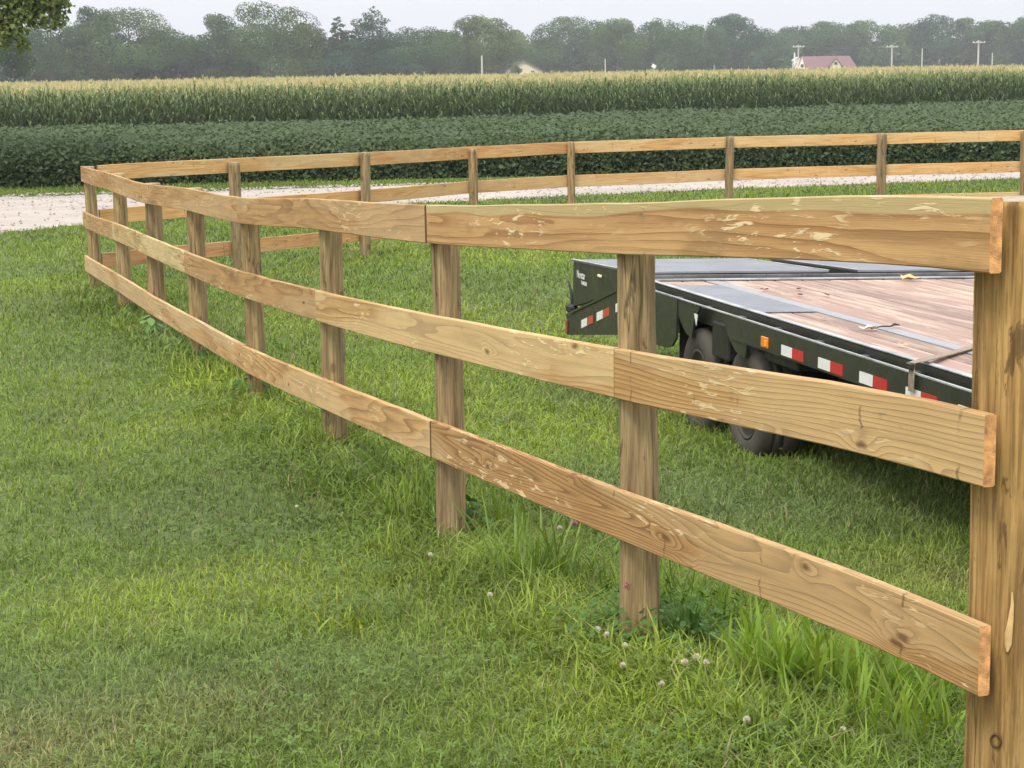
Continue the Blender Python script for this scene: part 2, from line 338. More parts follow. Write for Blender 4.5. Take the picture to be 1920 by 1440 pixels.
xs = np.concatenate([-np.geomspace(1500, 9, 26)[:-1], np.arange(-9, 12.01, .25), np.geomspace(12.5, 1500, 26)])
ys = np.concatenate([np.linspace(-60, 1, 10)[:-1], np.arange(1, 42, .25), np.geomspace(42, 1500, 36)])
X, Y = np.meshgrid(xs, ys); zz = gz(X.ravel(), Y.ravel())
nx, ny = len(xs), len(ys); idx = np.arange(nx*ny).reshape(ny, nx)
Fq = np.stack([idx[:-1, :-1], idx[:-1, 1:], idx[1:, 1:], idx[1:, :-1]], -1).reshape(-1, 4)
m, t, b = newmat('lawn soil and thatch'); tc = nd(t, 'TexCoord')
n1 = noise(t, tc.outputs['Object'], .6, 5); n2 = noise(t, tc.outputs['Object'], 28, 6, .75)
c = ramp(t, n2, [(.3, (.03, .038, .012)), (.5, (.10, .145, .032)), (.7, (.20, .27, .06))])
c = mixrgb(t, math_(t, 'MULTIPLY', n1, .35), c, (.075, .085, .03)); t.links.new(c, b.inputs['Base Color']); bump(t, b, n2, .6, .03)
GROUND = m
tag(npmesh('ground', np.stack([X.ravel(), Y.ravel(), zz], 1), Fq, m, smooth=True), kind='structure')

# gravel drive as a sheet just above the ground
m, t, b = newmat('crushed white stone'); tc = nd(t, 'TexCoord')
v1 = nd(t, 'TexVoronoi'); v1.inputs['Scale'].default_value = 26; t.links.new(tc.outputs['Object'], v1.inputs['Vector'])
n1 = noise(t, mapping(t, tc.outputs['Object'], (.5, 1.1, 1)), 1, 4, .6); n2 = noise(t, tc.outputs['Object'], 60, 3)
c = ramp(t, n1, [(.3, (.33, .29, .26)), (.6, (.47, .415, .375))]); c = mixrgb(t, math_(t, 'MULTIPLY', n2, .4), c, (.30, .26, .23))
cs = nd(t, 'SeparateColor'); t.links.new(v1.outputs['Color'], cs.inputs[0])
c = mixrgb(t, math_(t, 'MULTIPLY', cs.outputs[0], .35), c, (.60, .54, .49)); t.links.new(c, b.inputs['Base Color']); b.inputs['Roughness'].default_value = .9
bump(t, b, v1.outputs['Distance'], .7, .03); GRAVEL = m
rx = np.concatenate([np.arange(-30, -12, .5), np.arange(-12, 14, .12), np.geomspace(14, 60, 14)])
yn = np.interp(rx, ROADN[:, 0], ROADN[:, 1]); yf = np.interp(rx, ROADF[:, 0], ROADF[:, 1])
rs = np.random.RandomState(4)
rows = []
for k in range(13):
    f_ = k/12; yy = yn*(1-f_)+yf*f_
    if k in (0, 12): yy = yy + rs.randn(len(rx))*.07
    z_ = gz(rx, yy) + .012 + .045*math.sin(math.pi*f_) + (rs.randn(len(rx))*.004 if 0 < k < 12 else rs.rand(len(rx))*.02)
    if k in (0, 12): z_ -= .03
    rows.append(np.stack([rx, yy, z_], 1))
V = np.concatenate(rows); n = len(rx); idx = np.arange(n*13).reshape(13, n)
tag(npmesh('gravel_road', V, np.stack([idx[:-1, :-1], idx[:-1, 1:], idx[1:, 1:], idx[1:, :-1]], -1).reshape(-1, 4), GRAVEL, smooth=False), kind='structure')
# loose stones
ns = 4500; sx = rs.uniform(-13, 13, ns); k = rs.rand(ns); k = np.where(rs.rand(ns) < .5, rs.randn(ns)*.02 + (rs.rand(ns) < .5), k)
sy = np.interp(sx, ROADN[:, 0], ROADN[:, 1])*(1-k) + np.interp(sx, ROADF[:, 0], ROADF[:, 1])*k
sz = gz(sx, sy) + .02 + .045*np.sin(math.pi*np.clip(k, 0, 1)); sr = rs.uniform(.008, .028, ns)
octa = np.array([(1, 0, 0), (0, 1, 0), (-1, 0, 0), (0, -1, 0), (0, 0, 1), (0, 0, -1)], float)
of = np.array([(0, 1, 4), (1, 2, 4), (2, 3, 4), (3, 0, 4), (1, 0, 5), (2, 1, 5), (3, 2, 5), (0, 3, 5)])
V = (octa[None]*(.6+.8*rs.rand(ns, 6, 1)))*sr[:, None, None] + np.stack([sx, sy, sz], 1)[:, None]
tag(npmesh('loose_gravel', V.reshape(-1, 3), (of[None]+np.arange(ns)[:, None, None]*6).reshape(-1, 3), GRAVEL), 'loose white crushed stones along the gravel drive', 'gravel', kind='stuff')

# ------------------------------------------------------------------ grass
def patch_color(x, y):
    P = np.stack([x, y], 1)
    a = vnoise(P, .16, 1); b_ = vnoise(P, .42, 2); c_ = vnoise(P, 1.3, 3); yv = vnoise(P*[1, .35], .5, 8)
    g = np.array([.178, .258, .046]); yg = np.array([.285, .365, .052]); bl = np.array([.165, .225, .088]); br = np.array([.30, .255, .130]); dk = np.array([.092, .145, .030])
    def blob(px, py, r, sx_=1): return np.exp(-(((x-px)/(r*sx_))**2 + ((y-py)/r)**2))
    wy = np.clip(.35 + .6*a + .45*yv, 0, 1) * .85; wy = np.clip(wy + .7*blob(-.95, 6.0, .55, 1.0) + .5*blob(-2.4, 11, 1.4), 0, 1)
    wb = np.clip(-.1 + .55*b_ - .3*a, 0, .8); wb = np.clip(wb + .55*blob(-1.35, 4.9, .55) + .45*blob(-.6, 5.0, .5), 0, 1)
    wr = np.clip(-.28 + .5*c_*b_ + .25*a, 0, .6); wr = np.clip(wr + .75*blob(-1.25, 4.3, .30) + .35*blob(-.7, 4.6, .3) + .5*blob(1.9, 7.0, .5), 0, .9)
    wd = np.clip(-.12 + .55*c_, 0, .75); wd = np.clip(wd + .55*blob(-.9, 7.6, .7) + .5*blob(-.2, 6.0, .5) + .6*blob(-3.4, 15.5, .9), 0, 1)
    col = g[None]*np.ones((len(x), 1))
    for ww, cc in ((wy, yg), (wb, bl), (wr, br), (wd, dk)): col = col*(1-ww[:, None]) + cc[None]*ww[:, None]
    return col
def make_blades(x, y, ln, wd, tilt, col, rs, seg=2, curl=1.0, zoff=0.0):
    n = len(x); z = gz(x, y) - .008 + zoff
    az = rs.rand(n)*2*math.pi; fa = az + math.pi/2 + rs.randn(n)*.5
    d = np.stack([np.cos(az), np.sin(az), np.zeros(n)], 1); s = np.stack([np.cos(fa), np.sin(fa), np.zeros(n)], 1)
    B = np.stack([x, y, z], 1); up = np.array([0, 0, 1.])
    parts = []; cl = []
    P = B.copy(); ang = tilt.copy()
    for k in range(seg+1):
        wk = wd*(1-.25*k/seg) if k < seg else None
        if k < seg:
            parts += [P - s*wk[:, None]/2, P + s*wk[:, None]/2]
        else: parts += [P]
        step = ln/seg
        P = P + (np.sin(ang)[:, None]*d + np.cos(ang)[:, None]*up)*step[:, None]
        ang = ang + curl*(.25+.5*rs.rand(n))
    V = np.stack(parts, 1); nv = 2*seg+1
    fq = np.array([[2*k, 2*k+1, 2*k+3, 2*k+2] for k in range(seg-1)]).reshape(-1, 4); ft = np.array([[2*seg-2, 2*seg-1, 2*seg]])
    o = (np.arange(n)*nv)[:, None, None]
    colv = np.repeat(col[:, None], nv, 1)
    return V.reshape(-1, 3), (fq[None]+o).reshape(-1, 4), (ft[None]+o).reshape(-1, 3), colv.reshape(-1, 3)
def scatter_trap(n, y0, y1, pw, xl, xr, rs):
    """Y with density ~ 1/Y^pw over a wedge xl*Y-1 .. xr*Y+1"""
    u = rs.rand(n); e = 2-pw
    y = (y0**e + u*(y1**e-y0**e))**(1/e); x = (xl + (xr-xl)*rs.rand(n))*y + rs.uniform(-.35, .35, n)
    return x, y
rs = np.random.RandomState(11)
NG = 520000
x, y = scatter_trap(NG, 3.2, 37.5, 1.75, -.31, .33, rs)
xm, ym = scatter_trap(150000, 2.6, 34, 1.2, -.31, .33, rs); sg = np.where(rs.rand(len(xm)) < .62, -1, 1); xm = np.where(sg < 0, -.31*ym-.3, .33*ym+.3) + sg*rs.rand(len(xm))*3.6   # margins either side
x = np.concatenate([x, xm]); y = np.concatenate([y, ym])
k = ~in_road(x, y) & (y < bean_y(x)+.3); x, y = x[k], y[k]
n = len(x); dist = y
lawn_side = (x < (.88-.3405*(y-3.53)) - .25)           # mown side of the near fence
edge = np.exp(-(((x - (.9-.3405*(y-3.53)))/.32)**2))*(y < 17.6)
rough_ = np.where(lawn_side, 0, .5) + 2.1*edge*(.4+rs.rand(n))
clump = np.clip(vnoise(np.stack([x, y], 1), 1.1, 21), -1, 1)
ln = (.028 + .032*rs.rand(n))*(1 + .55*rough_ + .35*np.clip(clump, 0, 1))*(1+.6*(rs.rand(n) < .04)) + .0008*y
wd = (.0028 + .0016*rs.rand(n))*np.maximum(1, dist/6.0)**.85*(1+.25*rough_)
tilt = .1 + 1.25*rs.rand(n)
col = patch_color(x, y)*(.50+.85*rs.rand(n))[:, None]
dead = rs.rand(n) < .035; col[dead] = np.array([.36, .31, .17])*(.6+.5*rs.rand(dead.sum()))[:, None]
far_ = np.clip((y-20)/12, 0, 1)[:, None]; col = col*(1-far_*.15)
V, q4, t3, cc = make_blades(x, y, ln, wd, tilt, col, rs, 2, 1.5)
tag(npmesh('lawn_grass', V, [q4, t3], GRASS, col=cc), 'short mown green grass covering the lawn and paddock', 'grass', kind='stuff')
print('grass', n)

def ground_at(px, py):
    """place on the terrain, used once to read off where each small plant stands"""
    d = F0 + CR*((px-960)/FPX) + CU*((720-py)/FPX); tt = 2.0
    for _ in range(400):
        p = d*tt + Vector((0, 0, CAMZ))
        if p.z < gz1(p.x, p.y): break
        tt += .04
    return p.x, p.y

def clump_obj(name, x0, y0, n, rad, hmin, hmax, wdt, colr, seed, label, cat, group, seg=4, spread=.55, curl=.28):
    rs = np.random.RandomState(seed); r = rad*np.sqrt(rs.rand(n)); a = rs.rand(n)*6.283
    x = x0 + r*np.cos(a); y = y0 + r*np.sin(a); ln = rs.uniform(hmin, hmax, n); wd = wdt*(.6+.6*rs.rand(n))
    col = np.array(colr)[None]*(.75+.7*rs.rand(n))[:, None]; col[:, 0] *= 1.15+.35*rs.rand(n)
    V, q, t3, cc = make_blades(x, y, ln, wd, .05+spread*rs.rand(n)**1.3, col, rs, seg, curl)
    z0 = gz1(x0, y0); V = V - np.array([x0, y0, z0])
    o = npmesh(name, V, [q, t3], GRASS, col=cc, loc=(x0, y0, z0)); return tag(o, label, cat, group)
TG = 'tall unmown grass tufts under the near fence'
tufts = [ # px, py, n, radius, hmin, hmax, width, colour, label
 (790, 985, 120, .16, .12, .28, .006, (.10, .19, .025), 'tall dark green grass tuft left of the third post from the right'),
 (905, 985, 90, .15, .10, .24, .006, (.12, .22, .03), 'loose grass tuft right of the third post from the right'),
 (1000, 1090, 120, .16, .14, .36, .009, (.14, .26, .06), 'tall arching blue green grass tuft below the middle of the lowest rail'),
 (1085, 1110, 150, .22, .08, .22, .006, (.09, .18, .025), 'low dark grass tuft between the arching tuft and the second post'),
 (1240, 1150, 90, .13, .12, .28, .007, (.12, .24, .035), 'grass tuft just right of the base of the second post from the right'),
 (1340, 1190, 120, .16, .12, .26, .008, (.11, .23, .03), 'grass tuft under the lowest rail right of the second post'),
 (1445, 1285, 90, .14, .14, .28, .012, (.17, .32, .05), 'broad bladed bright green grass tuft, leftmost of the lush bank'),
 (1520, 1300, 90, .14, .14, .27, .012, (.17, .32, .05), 'broad bladed bright green grass tuft in the middle of the lush bank'),
 (1610, 1310, 80, .14, .12, .24, .011, (.15, .29, .045), 'broad bladed green grass tuft at the right of the lush bank'),
 (1400, 1350, 90, .15, .06, .15, .008, (.16, .28, .04), 'short bright grass tuft in front of the lush bank'),
 (1690, 1385, 80, .13, .10, .22, .010, (.15, .28, .04), 'grass tuft nearest the large end post'),
 (1760, 1330, 80, .14, .10, .22, .009, (.13, .26, .035), 'grass tuft behind the large end post'),
 (1560, 1400, 70, .14, .05, .14, .008, (.15, .26, .04), 'short grass tuft at the bottom edge below the lush bank'),
 (655, 815, 90, .16, .10, .22, .006, (.12, .22, .03), 'pale grass tuft right of the fourth post from the right'),
 (605, 840, 70, .14, .08, .20, .006, (.09, .17, .02), 'dark grass tuft in front of the fourth post from the right'),
 (500, 755, 80, .18, .08, .20, .006, (.11, .20, .03), 'grass tuft beside the fifth post from the right'),
 (385, 685, 60, .18, .08, .17, .006, (.08, .16, .025), 'dark weedy tuft beside the sixth post from the right'),
 (755, 935, 90, .18, .08, .20, .006, (.11, .2, .025), 'grass tuft under the rail left of the tall dark tuft'),
 (560, 1150, 70, .13, .05, .11, .007, (.17, .27, .04), 'flat yellow green crabgrass tuft in the open lawn'),
 (640, 1190, 70, .13, .05, .11, .007, (.16, .26, .04), 'yellow green crabgrass tuft right of the flat one'),
]
for i, (px, py, n_, rad, h0, h1, wdt, colr, lab) in enumerate(tufts):
    gx, gy = ground_at(px, py)
    clump_obj('grass_tuft', gx, gy, n_, rad, h0, h1, wdt, colr, 100+i, lab, 'grass tuft', TG, 4, .75 if 'crab' not in lab else 1.3)

# white clover leaves and small weeds mixed through the grass near the fence: countless
rs = np.random.RandomState(31); n = 17000
y = rs.uniform(4.0, 14, n)**1.0; y = 4+ (y-4)*rs.rand(n)**.4; xf = .88-.3405*(y-3.53)
x = xf + rs.randn(n)*.5 - .1; far2 = rs.rand(n) < .45; x[far2] = (-.28*y[far2]) + rs.rand(far2.sum())*(.45*y[far2])
kk = (vnoise(np.stack([x, y], 1), .9, 44) > .05) | (rs.rand(n) < .12); x, y = x[kk], y[kk]; n = len(x)
z = gz(x, y) + rs.uniform(.02, .075, n); r_ = rs.uniform(.005, .012, n)*np.maximum(1, y/8)
nn = np.stack([rs.randn(n)*.35, rs.randn(n)*.35, np.ones(n)], 1); nn /= np.linalg.norm(nn, axis=1)[:, None]
a1 = np.cross(nn, np.array([1, .3, 0])); a1 /= np.linalg.norm(a1, axis=1)[:, None]; a2 = np.cross(nn, a1)
ph = rs.rand(n)*6.28; cen = np.stack([x, y, z], 1); Vs = []
for j in range(3):
    an = ph + j*2.094; dd = np.cos(an)[:, None]*a1 + np.sin(an)[:, None]*a2; ss = np.cos(an+1.57)[:, None]*a1 + np.sin(an+1.57)[:, None]*a2
    Vs += [cen, cen + (dd*.8+ss*.5)*r_[:, None], cen + dd*1.35*r_[:, None] + nn*(.15*r_)[:, None], cen + (dd*.8-ss*.5)*r_[:, None]]
V = np.stack(Vs, 1).reshape(-1, 3); F = (np.arange(12).reshape(3, 4)[None] + (np.arange(n)*12)[:, None, None]).reshape(-1, 4)
cl = np.array([.125, .195, .045])[None]*(.7+.6*rs.rand(n))[:, None]
tag(npmesh('clover_leaves', V, F, GRASS, col=np.repeat(cl, 12, 0)), 'low clover leaves growing through the grass', 'clover', kind='stuff')

# clover flowers
def clover_mesh(name, colr, seed, hgt, rad):
    rs = np.random.RandomState(seed); n = 46
    i = np.arange(n)+.5; ph = np.arccos(1-1.75*i/n); th = math.pi*(1+5**.5)*i
    dr = np.stack([np.cos(th)*np.sin(ph), np.sin(th)*np.sin(ph), np.cos(ph)], 1)
    c0 = np.array([0, 0, hgt]); s = np.cross(dr, rs.randn(n, 3)); s /= np.linalg.norm(s, axis=1)[:, None]
    V = np.stack([c0+dr*rad*.2-s*rad*.16, c0+dr*rad*.2+s*rad*.16, c0+dr*rad*1.0+s*rad*.2+[0, 0, rad*.15], c0+dr*rad*1.12+[0, 0, rad*.3], c0+dr*rad*1.0-s*rad*.2+[0, 0, rad*.15]], 1)
    F = np.arange(n*5).reshape(n, 5); col = np.repeat(np.array(colr)[None]*(.8+.35*rs.rand(n))[:, None], 5, 0)
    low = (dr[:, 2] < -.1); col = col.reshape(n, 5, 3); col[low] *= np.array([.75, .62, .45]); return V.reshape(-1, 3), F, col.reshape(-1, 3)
wht, pnk = (.68, .66, .56), (.60, .26, .40)
flw = [(1078, 1040, pnk, .095, .012, 'pink clover bloom showing just below the lowest rail'), (1181, 1216, pnk, .165, .018, 'large pink clover bloom against the second post'), (1232, 1206, pnk, .09, .011, 'small pink clover bloom right of the second post'),
 (1050, 1040, (.7, .62, .62), .08, .011, 'faded pinkish clover bloom beside the arching grass'), (1041, 1062, wht, .06, .008, 'tiny white clover bloom in the arching grass'), (919, 1158, wht, .05, .010, 'lone white clover bloom in the lawn below the rails'),
 (1120, 1226, wht, .05, .011, 'upper left bloom of the row of three white clovers'), (1138, 1238, wht, .045, .010, 'middle bloom of the row of three white clovers'), (1172, 1256, wht, .045, .009, 'lower right bloom of the row of three white clovers'),
 (1168, 1296, wht, .05, .009, 'white clover bloom below the row of three'), (1284, 1298, (.74, .66, .56), .06, .011, 'left bloom of the tight white clover cluster'), (1306, 1294, wht, .065, .011, 'middle bloom of the tight white clover cluster'), (1324, 1300, (.74, .68, .58), .06, .010, 'right bloom of the tight white clover cluster'),
 (1240, 1330, wht, .045, .009, 'dim white clover bloom left of the lush grass'), (1400, 1408, wht, .05, .010, 'white clover bloom low in front of the lush grass'), (808, 1076, wht, .045, .009, 'white clover bloom left in the lawn near the third post'), (558, 980, wht, .04, .008, 'small white clover bloom far out in the lawn'),
 (1580, 1424, wht, .04, .009, 'white clover bloom at the bottom edge of the lawn')]
for i, (px, py, cl_, hg, rd, lab) in enumerate(flw):
    gx, gy = ground_at(px, py); root = empty('clover_flower', (gx, gy, gz1(gx, gy))); tag(root, lab, 'clover flower', 'clover blooms in the grass')
    hg += .018; V, F, col = clover_mesh('bloom', cl_, 300+i, hg, rd*.9); o = npmesh('bloom', V, F, DRY, col=col, parent=root)
    bm = bmesh.new(); tube(bm, [(0.01, 0, 0), (.004, .003, hg*.5), (0, 0, hg-rd*.3)], .0014, 5); s = bmobj('stem', bm, simple('clover stem', (.10, .19, .04)) if i == 0 else bpy.data.materials['clover stem'], root)
# broad leaved weed near the seventh post
def leafy(px, py, n, rad, size, colr, seed, lab, name='broadleaf_weed'):
    rs = np.random.RandomState(seed); gx, gy = ground_at(px, py); a = rs.rand(n)*6.283; r = rad*rs.rand(n)**.6
    c = np.stack([r*np.cos(a), r*np.sin(a), rs.uniform(.03, .16, n)*(1.2-r/rad*.5)], 1)
    nr = np.stack([np.cos(a)*.5, np.sin(a)*.5, np.ones(n)], 1)+rs.randn(n, 3)*.25; nr /= np.linalg.norm(nr, axis=1)[:, None]
    d = np.stack([np.cos(a), np.sin(a), -.2*np.ones(n)], 1)+rs.randn(n, 3)*.3; d -= nr*(d*nr).sum(1)[:, None]; d /= np.linalg.norm(d, axis=1)[:, None]; s = np.cross(nr, d); L = size*(.6+.7*rs.rand(n))[:, None]
    V = np.stack([c-d*L*.5, c-d*L*.15+s*L*.34, c+d*L*.25+s*L*.28, c+d*L*.62-nr*L*.1, c+d*L*.25-s*L*.28, c-d*L*.15-s*L*.34], 1)
    col = np.repeat(np.array(colr)[None]*(.7+.6*rs.rand(n))[:, None], 6, 0)
    z0 = gz1(gx, gy)
    o = empty(name, (gx, gy, z0)); npmesh('foliage', V.reshape(-1, 3), np.arange(n*6).reshape(n, 6), LEAF, col=col, parent=o)
    bm = bmesh.new(); f0 = [bm.verts.new((.004*math.cos(q), .004*math.sin(q), -.01)) for q in (0, 2.1, 4.2)]
    for q in c:     # one rooted spray of leaf stalks
        e = bm.verts.new(q); mdl = [bm.verts.new((q[0]*.45+v_.co.x*.5, q[1]*.45+v_.co.y*.5, q[2]*.7)) for v_ in f0]
        for k in range(3): bm.faces.new([f0[k], f0[(k+1) % 3], mdl[(k+1) % 3], mdl[k]]); bm.faces.new([mdl[k], mdl[(k+1) % 3], e])
    bmobj('stem', bm, bpy.data.materials['clover stem'], o); tag(o, lab, 'weed', 'broad leaved weeds under the near fence')
leafy(286, 635, 18, .14, .085, (.17, .30, .10), 5, 'pale broad leaved weed at the foot of the seventh post')
leafy(395, 680, 40, .22, .05, (.05, .13, .03), 6, 'dark leafy weed beside the sixth post')
leafy(470, 752, 30, .18, .05, (.07, .15, .03), 7, 'dark leafy weed beside the fifth post')
leafy(1190, 1200, 300, .26, .022, (.08, .16, .03), 8, 'dense dark clover clump at the foot of the second post')
leafy(860, 1000, 36, .12, .045, (.06, .14, .03), 9, 'leafy weed growing up the third post')
leafy(1290, 1215, 260, .25, .022, (.08, .16, .03), 10, 'dense clover clump under the lowest rail right of the second post')

# ------------------------------------------------------------------ fences
def interp_rail(P, k, t):
    """Catmull-Rom through the rail heights; t in post units"""
    n = len(P); i = min(int(t), n-2); u = t-i
    z = [P[max(0, min(n-1, j))][k] for j in (i-1, i, i+1, i+2)]
    return .5*((2*z[1]) + (-z[0]+z[2])*u + (2*z[0]-5*z[1]+4*z[2]-z[3])*u*u + (-z[0]+3*z[1]-3*z[2]+z[3])*u**3)
def board(parent, P, rail, t0, t1, side, mat, seed, colr=(1, 1, 1), ext0=0., ext1=0., endmats=(0, 0), bow=.006, over=0.0):
    """one sawn board along the posts P from t0 to t1; side=+1 the outer face lies left of travel, P is on the outer face"""
    rs = np.random.RandomState(seed); TH, HT = .0255, .140
    ns = max(4, int((t1-t0)*10)); ts = np.linspace(t0, t1, ns+1)
    xy = [np.array([np.interp(t_, range(len(P)), [q[0] for q in P]), np.interp(t_, range(len(P)), [q[1] for q in P])]) for t_ in ts]
    if ext0: xy[0] = xy[0] - (xy[1]-xy[0])/np.linalg.norm(xy[1]-xy[0])*ext0
    if ext1: xy[-1] = xy[-1] + (xy[-1]-xy[-2])/np.linalg.norm(xy[-1]-xy[-2])*ext1
    zt = [interp_rail(P, rail, t_) for t_ in ts]
    ph = rs.rand()*6.28; b1 = bow*rs.uniform(-1, 1)
    V = []; UV = []; ulen = 0; last = None
    prof = [(0, HT-.003), (0, .003), (.003, 0), (TH-.003, 0), (TH, .003), (TH, HT-.003), (TH-.003, HT), (.003, HT)]  # depth, height
    for i, (p, z) in enumerate(zip(xy, zt)):
        a = xy[max(0, i-1)]; c_ = xy[min(ns, i+1)]; d = (c_-a)/np.linalg.norm(c_-a); nrm = np.array([-d[1], d[0]])*side
        if last is not None: ulen += np.linalg.norm(p-last)
        last = p; s_ = (ts[i]-t0)/(t1-t0)
        zz_ = z - HT + b1*math.sin(math.pi*s_) + .0006*math.sin(ph+s_*17)
        outb = .004*math.sin(ph+s_*5) - over
        top = .0007*math.sin(ph*2+s_*31)+.0002*rs.randn()
        for dp, h in prof:
            q = p - nrm*(dp+outb); V.append((q[0], q[1], zz_+h+(top if h > .1 else 0))); UV.append((ulen, h + (dp if h >= HT-.0001 else 0)))
    n8 = 8; F = []; mi = []
    for i in range(ns):
        for k in range(8): F.append((i*8+k, i*8+(k+1) % 8, (i+1)*8+(k+1) % 8, (i+1)*8+k)); mi.append(0)
    V = np.array(V); E = np.array([list(range(7, -1, -1)), [ns*8+k for k in range(8)]])
    org = V.mean(0); o = npmesh('rail', V-org, [np.array(F), E], uv=np.array(UV), mats=[mat, endmats[0], endmats[1]], mi=mi+[1, 2], parent=parent, loc=org)
    bm = bmesh.new(); bm.from_mesh(o.data); bmesh.ops.recalc_face_normals(bm, faces=bm.faces); bm.to_mesh(o.data); bm.free()
    o.color = (*colr, 1); return o
def post(parent, x, y, z0, z1, r, seed, colr=(1, 1, 1), lean=(0, 0), hi=False):
    rs = np.random.RandomState(seed); nt_, nz = (112, 150) if hi else (36, 36)
    th = np.linspace(0, 2*math.pi, nt_, endpoint=False); H = z1-z0+.05; hs = np.linspace(-.05, z1-z0, nz)
    V = []; a1, a2, a3 = rs.rand(3)*6.28
    cr = [(rs.rand()*6.28, rs.uniform(.1, .9)*H, rs.uniform(.15, .45)*H) for _ in range(5)]
    if hi: cr.append((0, 0, 0)); cr[-1] = (-2.15, .38, .42)
    for h in hs:
        s = h/H; rr = r*(1.04-.07*s)*(1+.02*math.sin(a1+s*4))*(1+.02*np.sin(2*th+a2+s) + .014*np.sin(3*th+a3-2*s) + .007*np.sin(9*th+a1+5*s)) + rs.randn(nt_)*r*(.003 if hi else .008)
        for (ct, ch, cw) in cr:
            dd = np.angle(np.exp(1j*(th-ct-.05*math.sin(h*9)))); rr -= (.006 if not hi else .007)*np.exp(-(dd/(.06 if not hi else .028))**2)*math.exp(-((h-ch)/cw)**4)
        if nz > 1 and h > z1-z0-.001: rr = rr - .004
        V.append(np.stack([rr*np.cos(th)+lean[0]*s+.004*math.sin(s*5+a2), rr*np.sin(th)+lean[1]*s+.004*math.sin(s*4+a3), np.full(nt_, h)], 1))
    V = np.concatenate(V); idx = np.arange(nt_*nz).reshape(nz, nt_); nx_ = np.roll(idx, -1, 1)
    F = np.stack([idx[:-1], nx_[:-1], nx_[1:], idx[1:]], -1).reshape(-1, 4)
    top = V[idx[-1]].mean(0); V = np.vstack([V, top+[0, 0, .001]]); T = np.stack([idx[-1], nx_[-1], np.full(nt_, len(V)-1)], 1)
    o = npmesh('post', V, [F, T], mats=[POST, ENDG2], mi=[0]*len(F)+[1]*len(T), parent=parent, loc=(x, y, z0), smooth=True)
    o.color = (*colr, 1); return o

nf = empty('board_fence', (NEAR[4][0], NEAR[4][1], 0)); tag(nf, 'near three board wooden fence with round posts running along the lawn', 'fence')
nf_loc = Vector(nf.location)
def reparent(o, root, loc): o.location = Vector(o.location) - loc; o.parent = root
PR = [.088, .054, .053, .056, .050, .057, .062, .056, .053]
PCOL = [(1.06, .93, .70), (.92, .95, .98), (.90, .92, .98), (.95, 1, 1), (1.0, 1.02, 1.0), (1.0, 1.0, 1.0), (.85, .84, .88), (1.02, 1.05, 1), (1, 1.05, 1)]
dfen = Vector((.3225, -.9466)); nL = Vector((-.9466, -.3225))
PC = []
for i, q in enumerate(NEAR):
    r = PR[i]; back = .095 if i == 0 else 0.0
    if i == 8: back = -.03
    cx = q[0] - nL[0]*(.0255+r-.003) - dfen[0]*back; cy = q[1] - nL[1]*(.0255+r-.003) - dfen[1]*back
    if i == 0: cx += .033
    PC.append((cx, cy))
    z0 = gz1(cx, cy)
    o = post(nf, cx, cy, z0, q[2]+([-.012,-.035,-.03,-.012,-.008,-.004,-.004,-.002,0][i]), r, 40+i, PCOL[i], (0.0, 0.0), hi=(i == 0)); o.location -= nf_loc
nd_t = [(2, 0, 2), (2, 2, 4), (2, 4, 6), (2, 6, 8), (3, 0, 1), (3, 1, 3), (3, 3, 5), (3, 5, 7), (3, 7, 8), (4, 0, 2), (4, 2, 4), (4, 4, 6), (4, 6, 8)]
BC = [(1.02, .95, .88), (.90, .81, .75), (.92, .84, .78), (.88, .80, .72), (1.0, .93, .83), (1.10, 1.06, .97), (.86, .78, .70), (1.04, 1.10, 1.04), (.88, .84, .78), (.95, .85, .74), (1.05, .98, .90), (1.0, .95, .90), (.98, .94, .92)]
NM = [W_BAND, W_NEAR, W_NEAR, W_NEAR, W_GRAIN, W_NEAR, W_NEAR, W_NEAR, W_NEAR, W_SWIRL, W_NEAR, W_NEAR, W_NEAR]
BL = ['top rail board with a pale sapwood stripe along its upper edge', None, None, None, 'cross cracked coarse grained middle rail board', None, None, 'pale greenish middle rail board', None, 'lowest rail board with swirling dark grain', None, None, None]
for i, (ra, t0, t1) in enumerate(nd_t):
    t1_ = t1-.0022 if t1 < 8 else t1
    o = board(nf, NEAR, ra, t0, t1_, 1, NM[i], 60+i, BC[i], ext0=.012 if t0 == 0 else 0, ext1=.03 if t1 == 8 else 0, endmats=(ENDG if t0 == 0 else ENDJ, ENDJ))
    o.location -= nf_loc
    if BL[i]: o['label'] = BL[i]
# marks on the big end post: knot ring and two pale torn slivers that follow its surface
def on_post(i, z, th, out=.0015):
    r = PR[i]; z0 = gz1(*PC[i]); H = NEAR[i][2]-z0+.05; s = (z-z0)/H; rr = r*(1.045-.07*s) + out
    return Vector((PC[i][0]+rr*math.cos(th), PC[i][1]+rr*math.sin(th), z)) - nf_loc
def sliver(zs, th0, widths, seed, lab):
    bm = bmesh.new(); rows = []; rs = random.Random(seed)
    for z, wd_ in zip(zs, widths):
        tt = th0 + (z-zs[0])*.6 + rs.uniform(-.02, .02)
        rows.append([bm.verts.new(on_post(0, z, tt+wd_*(k/4-.5)/PR[0], .0015 if k in (0, 4) else .004)) for k in range(5)])
    for a, b_ in zip(rows[:-1], rows[1:]):
        for k in range(4): bm.faces.new([a[k], a[k+1], b_[k+1], b_[k]])
    o = bmobj('torn_sliver', bm, PALE, nf, True); o['label'] = lab
camdir0 = math.atan2(-PC[0][1], -PC[0][0])
sliver([.575, .55, .52, .49, .47, .455], camdir0-.02, [.002, .006, .010, .014, .013, .004], 1, 'pale torn sliver low on the large end post')
sliver([1.06, 1.03, .99, .95, .92, .90], camdir0+.30, [.002, .008, .011, .010, .006, .001], 2, 'pale torn sliver high on the large end post')
bm = bmesh.new()
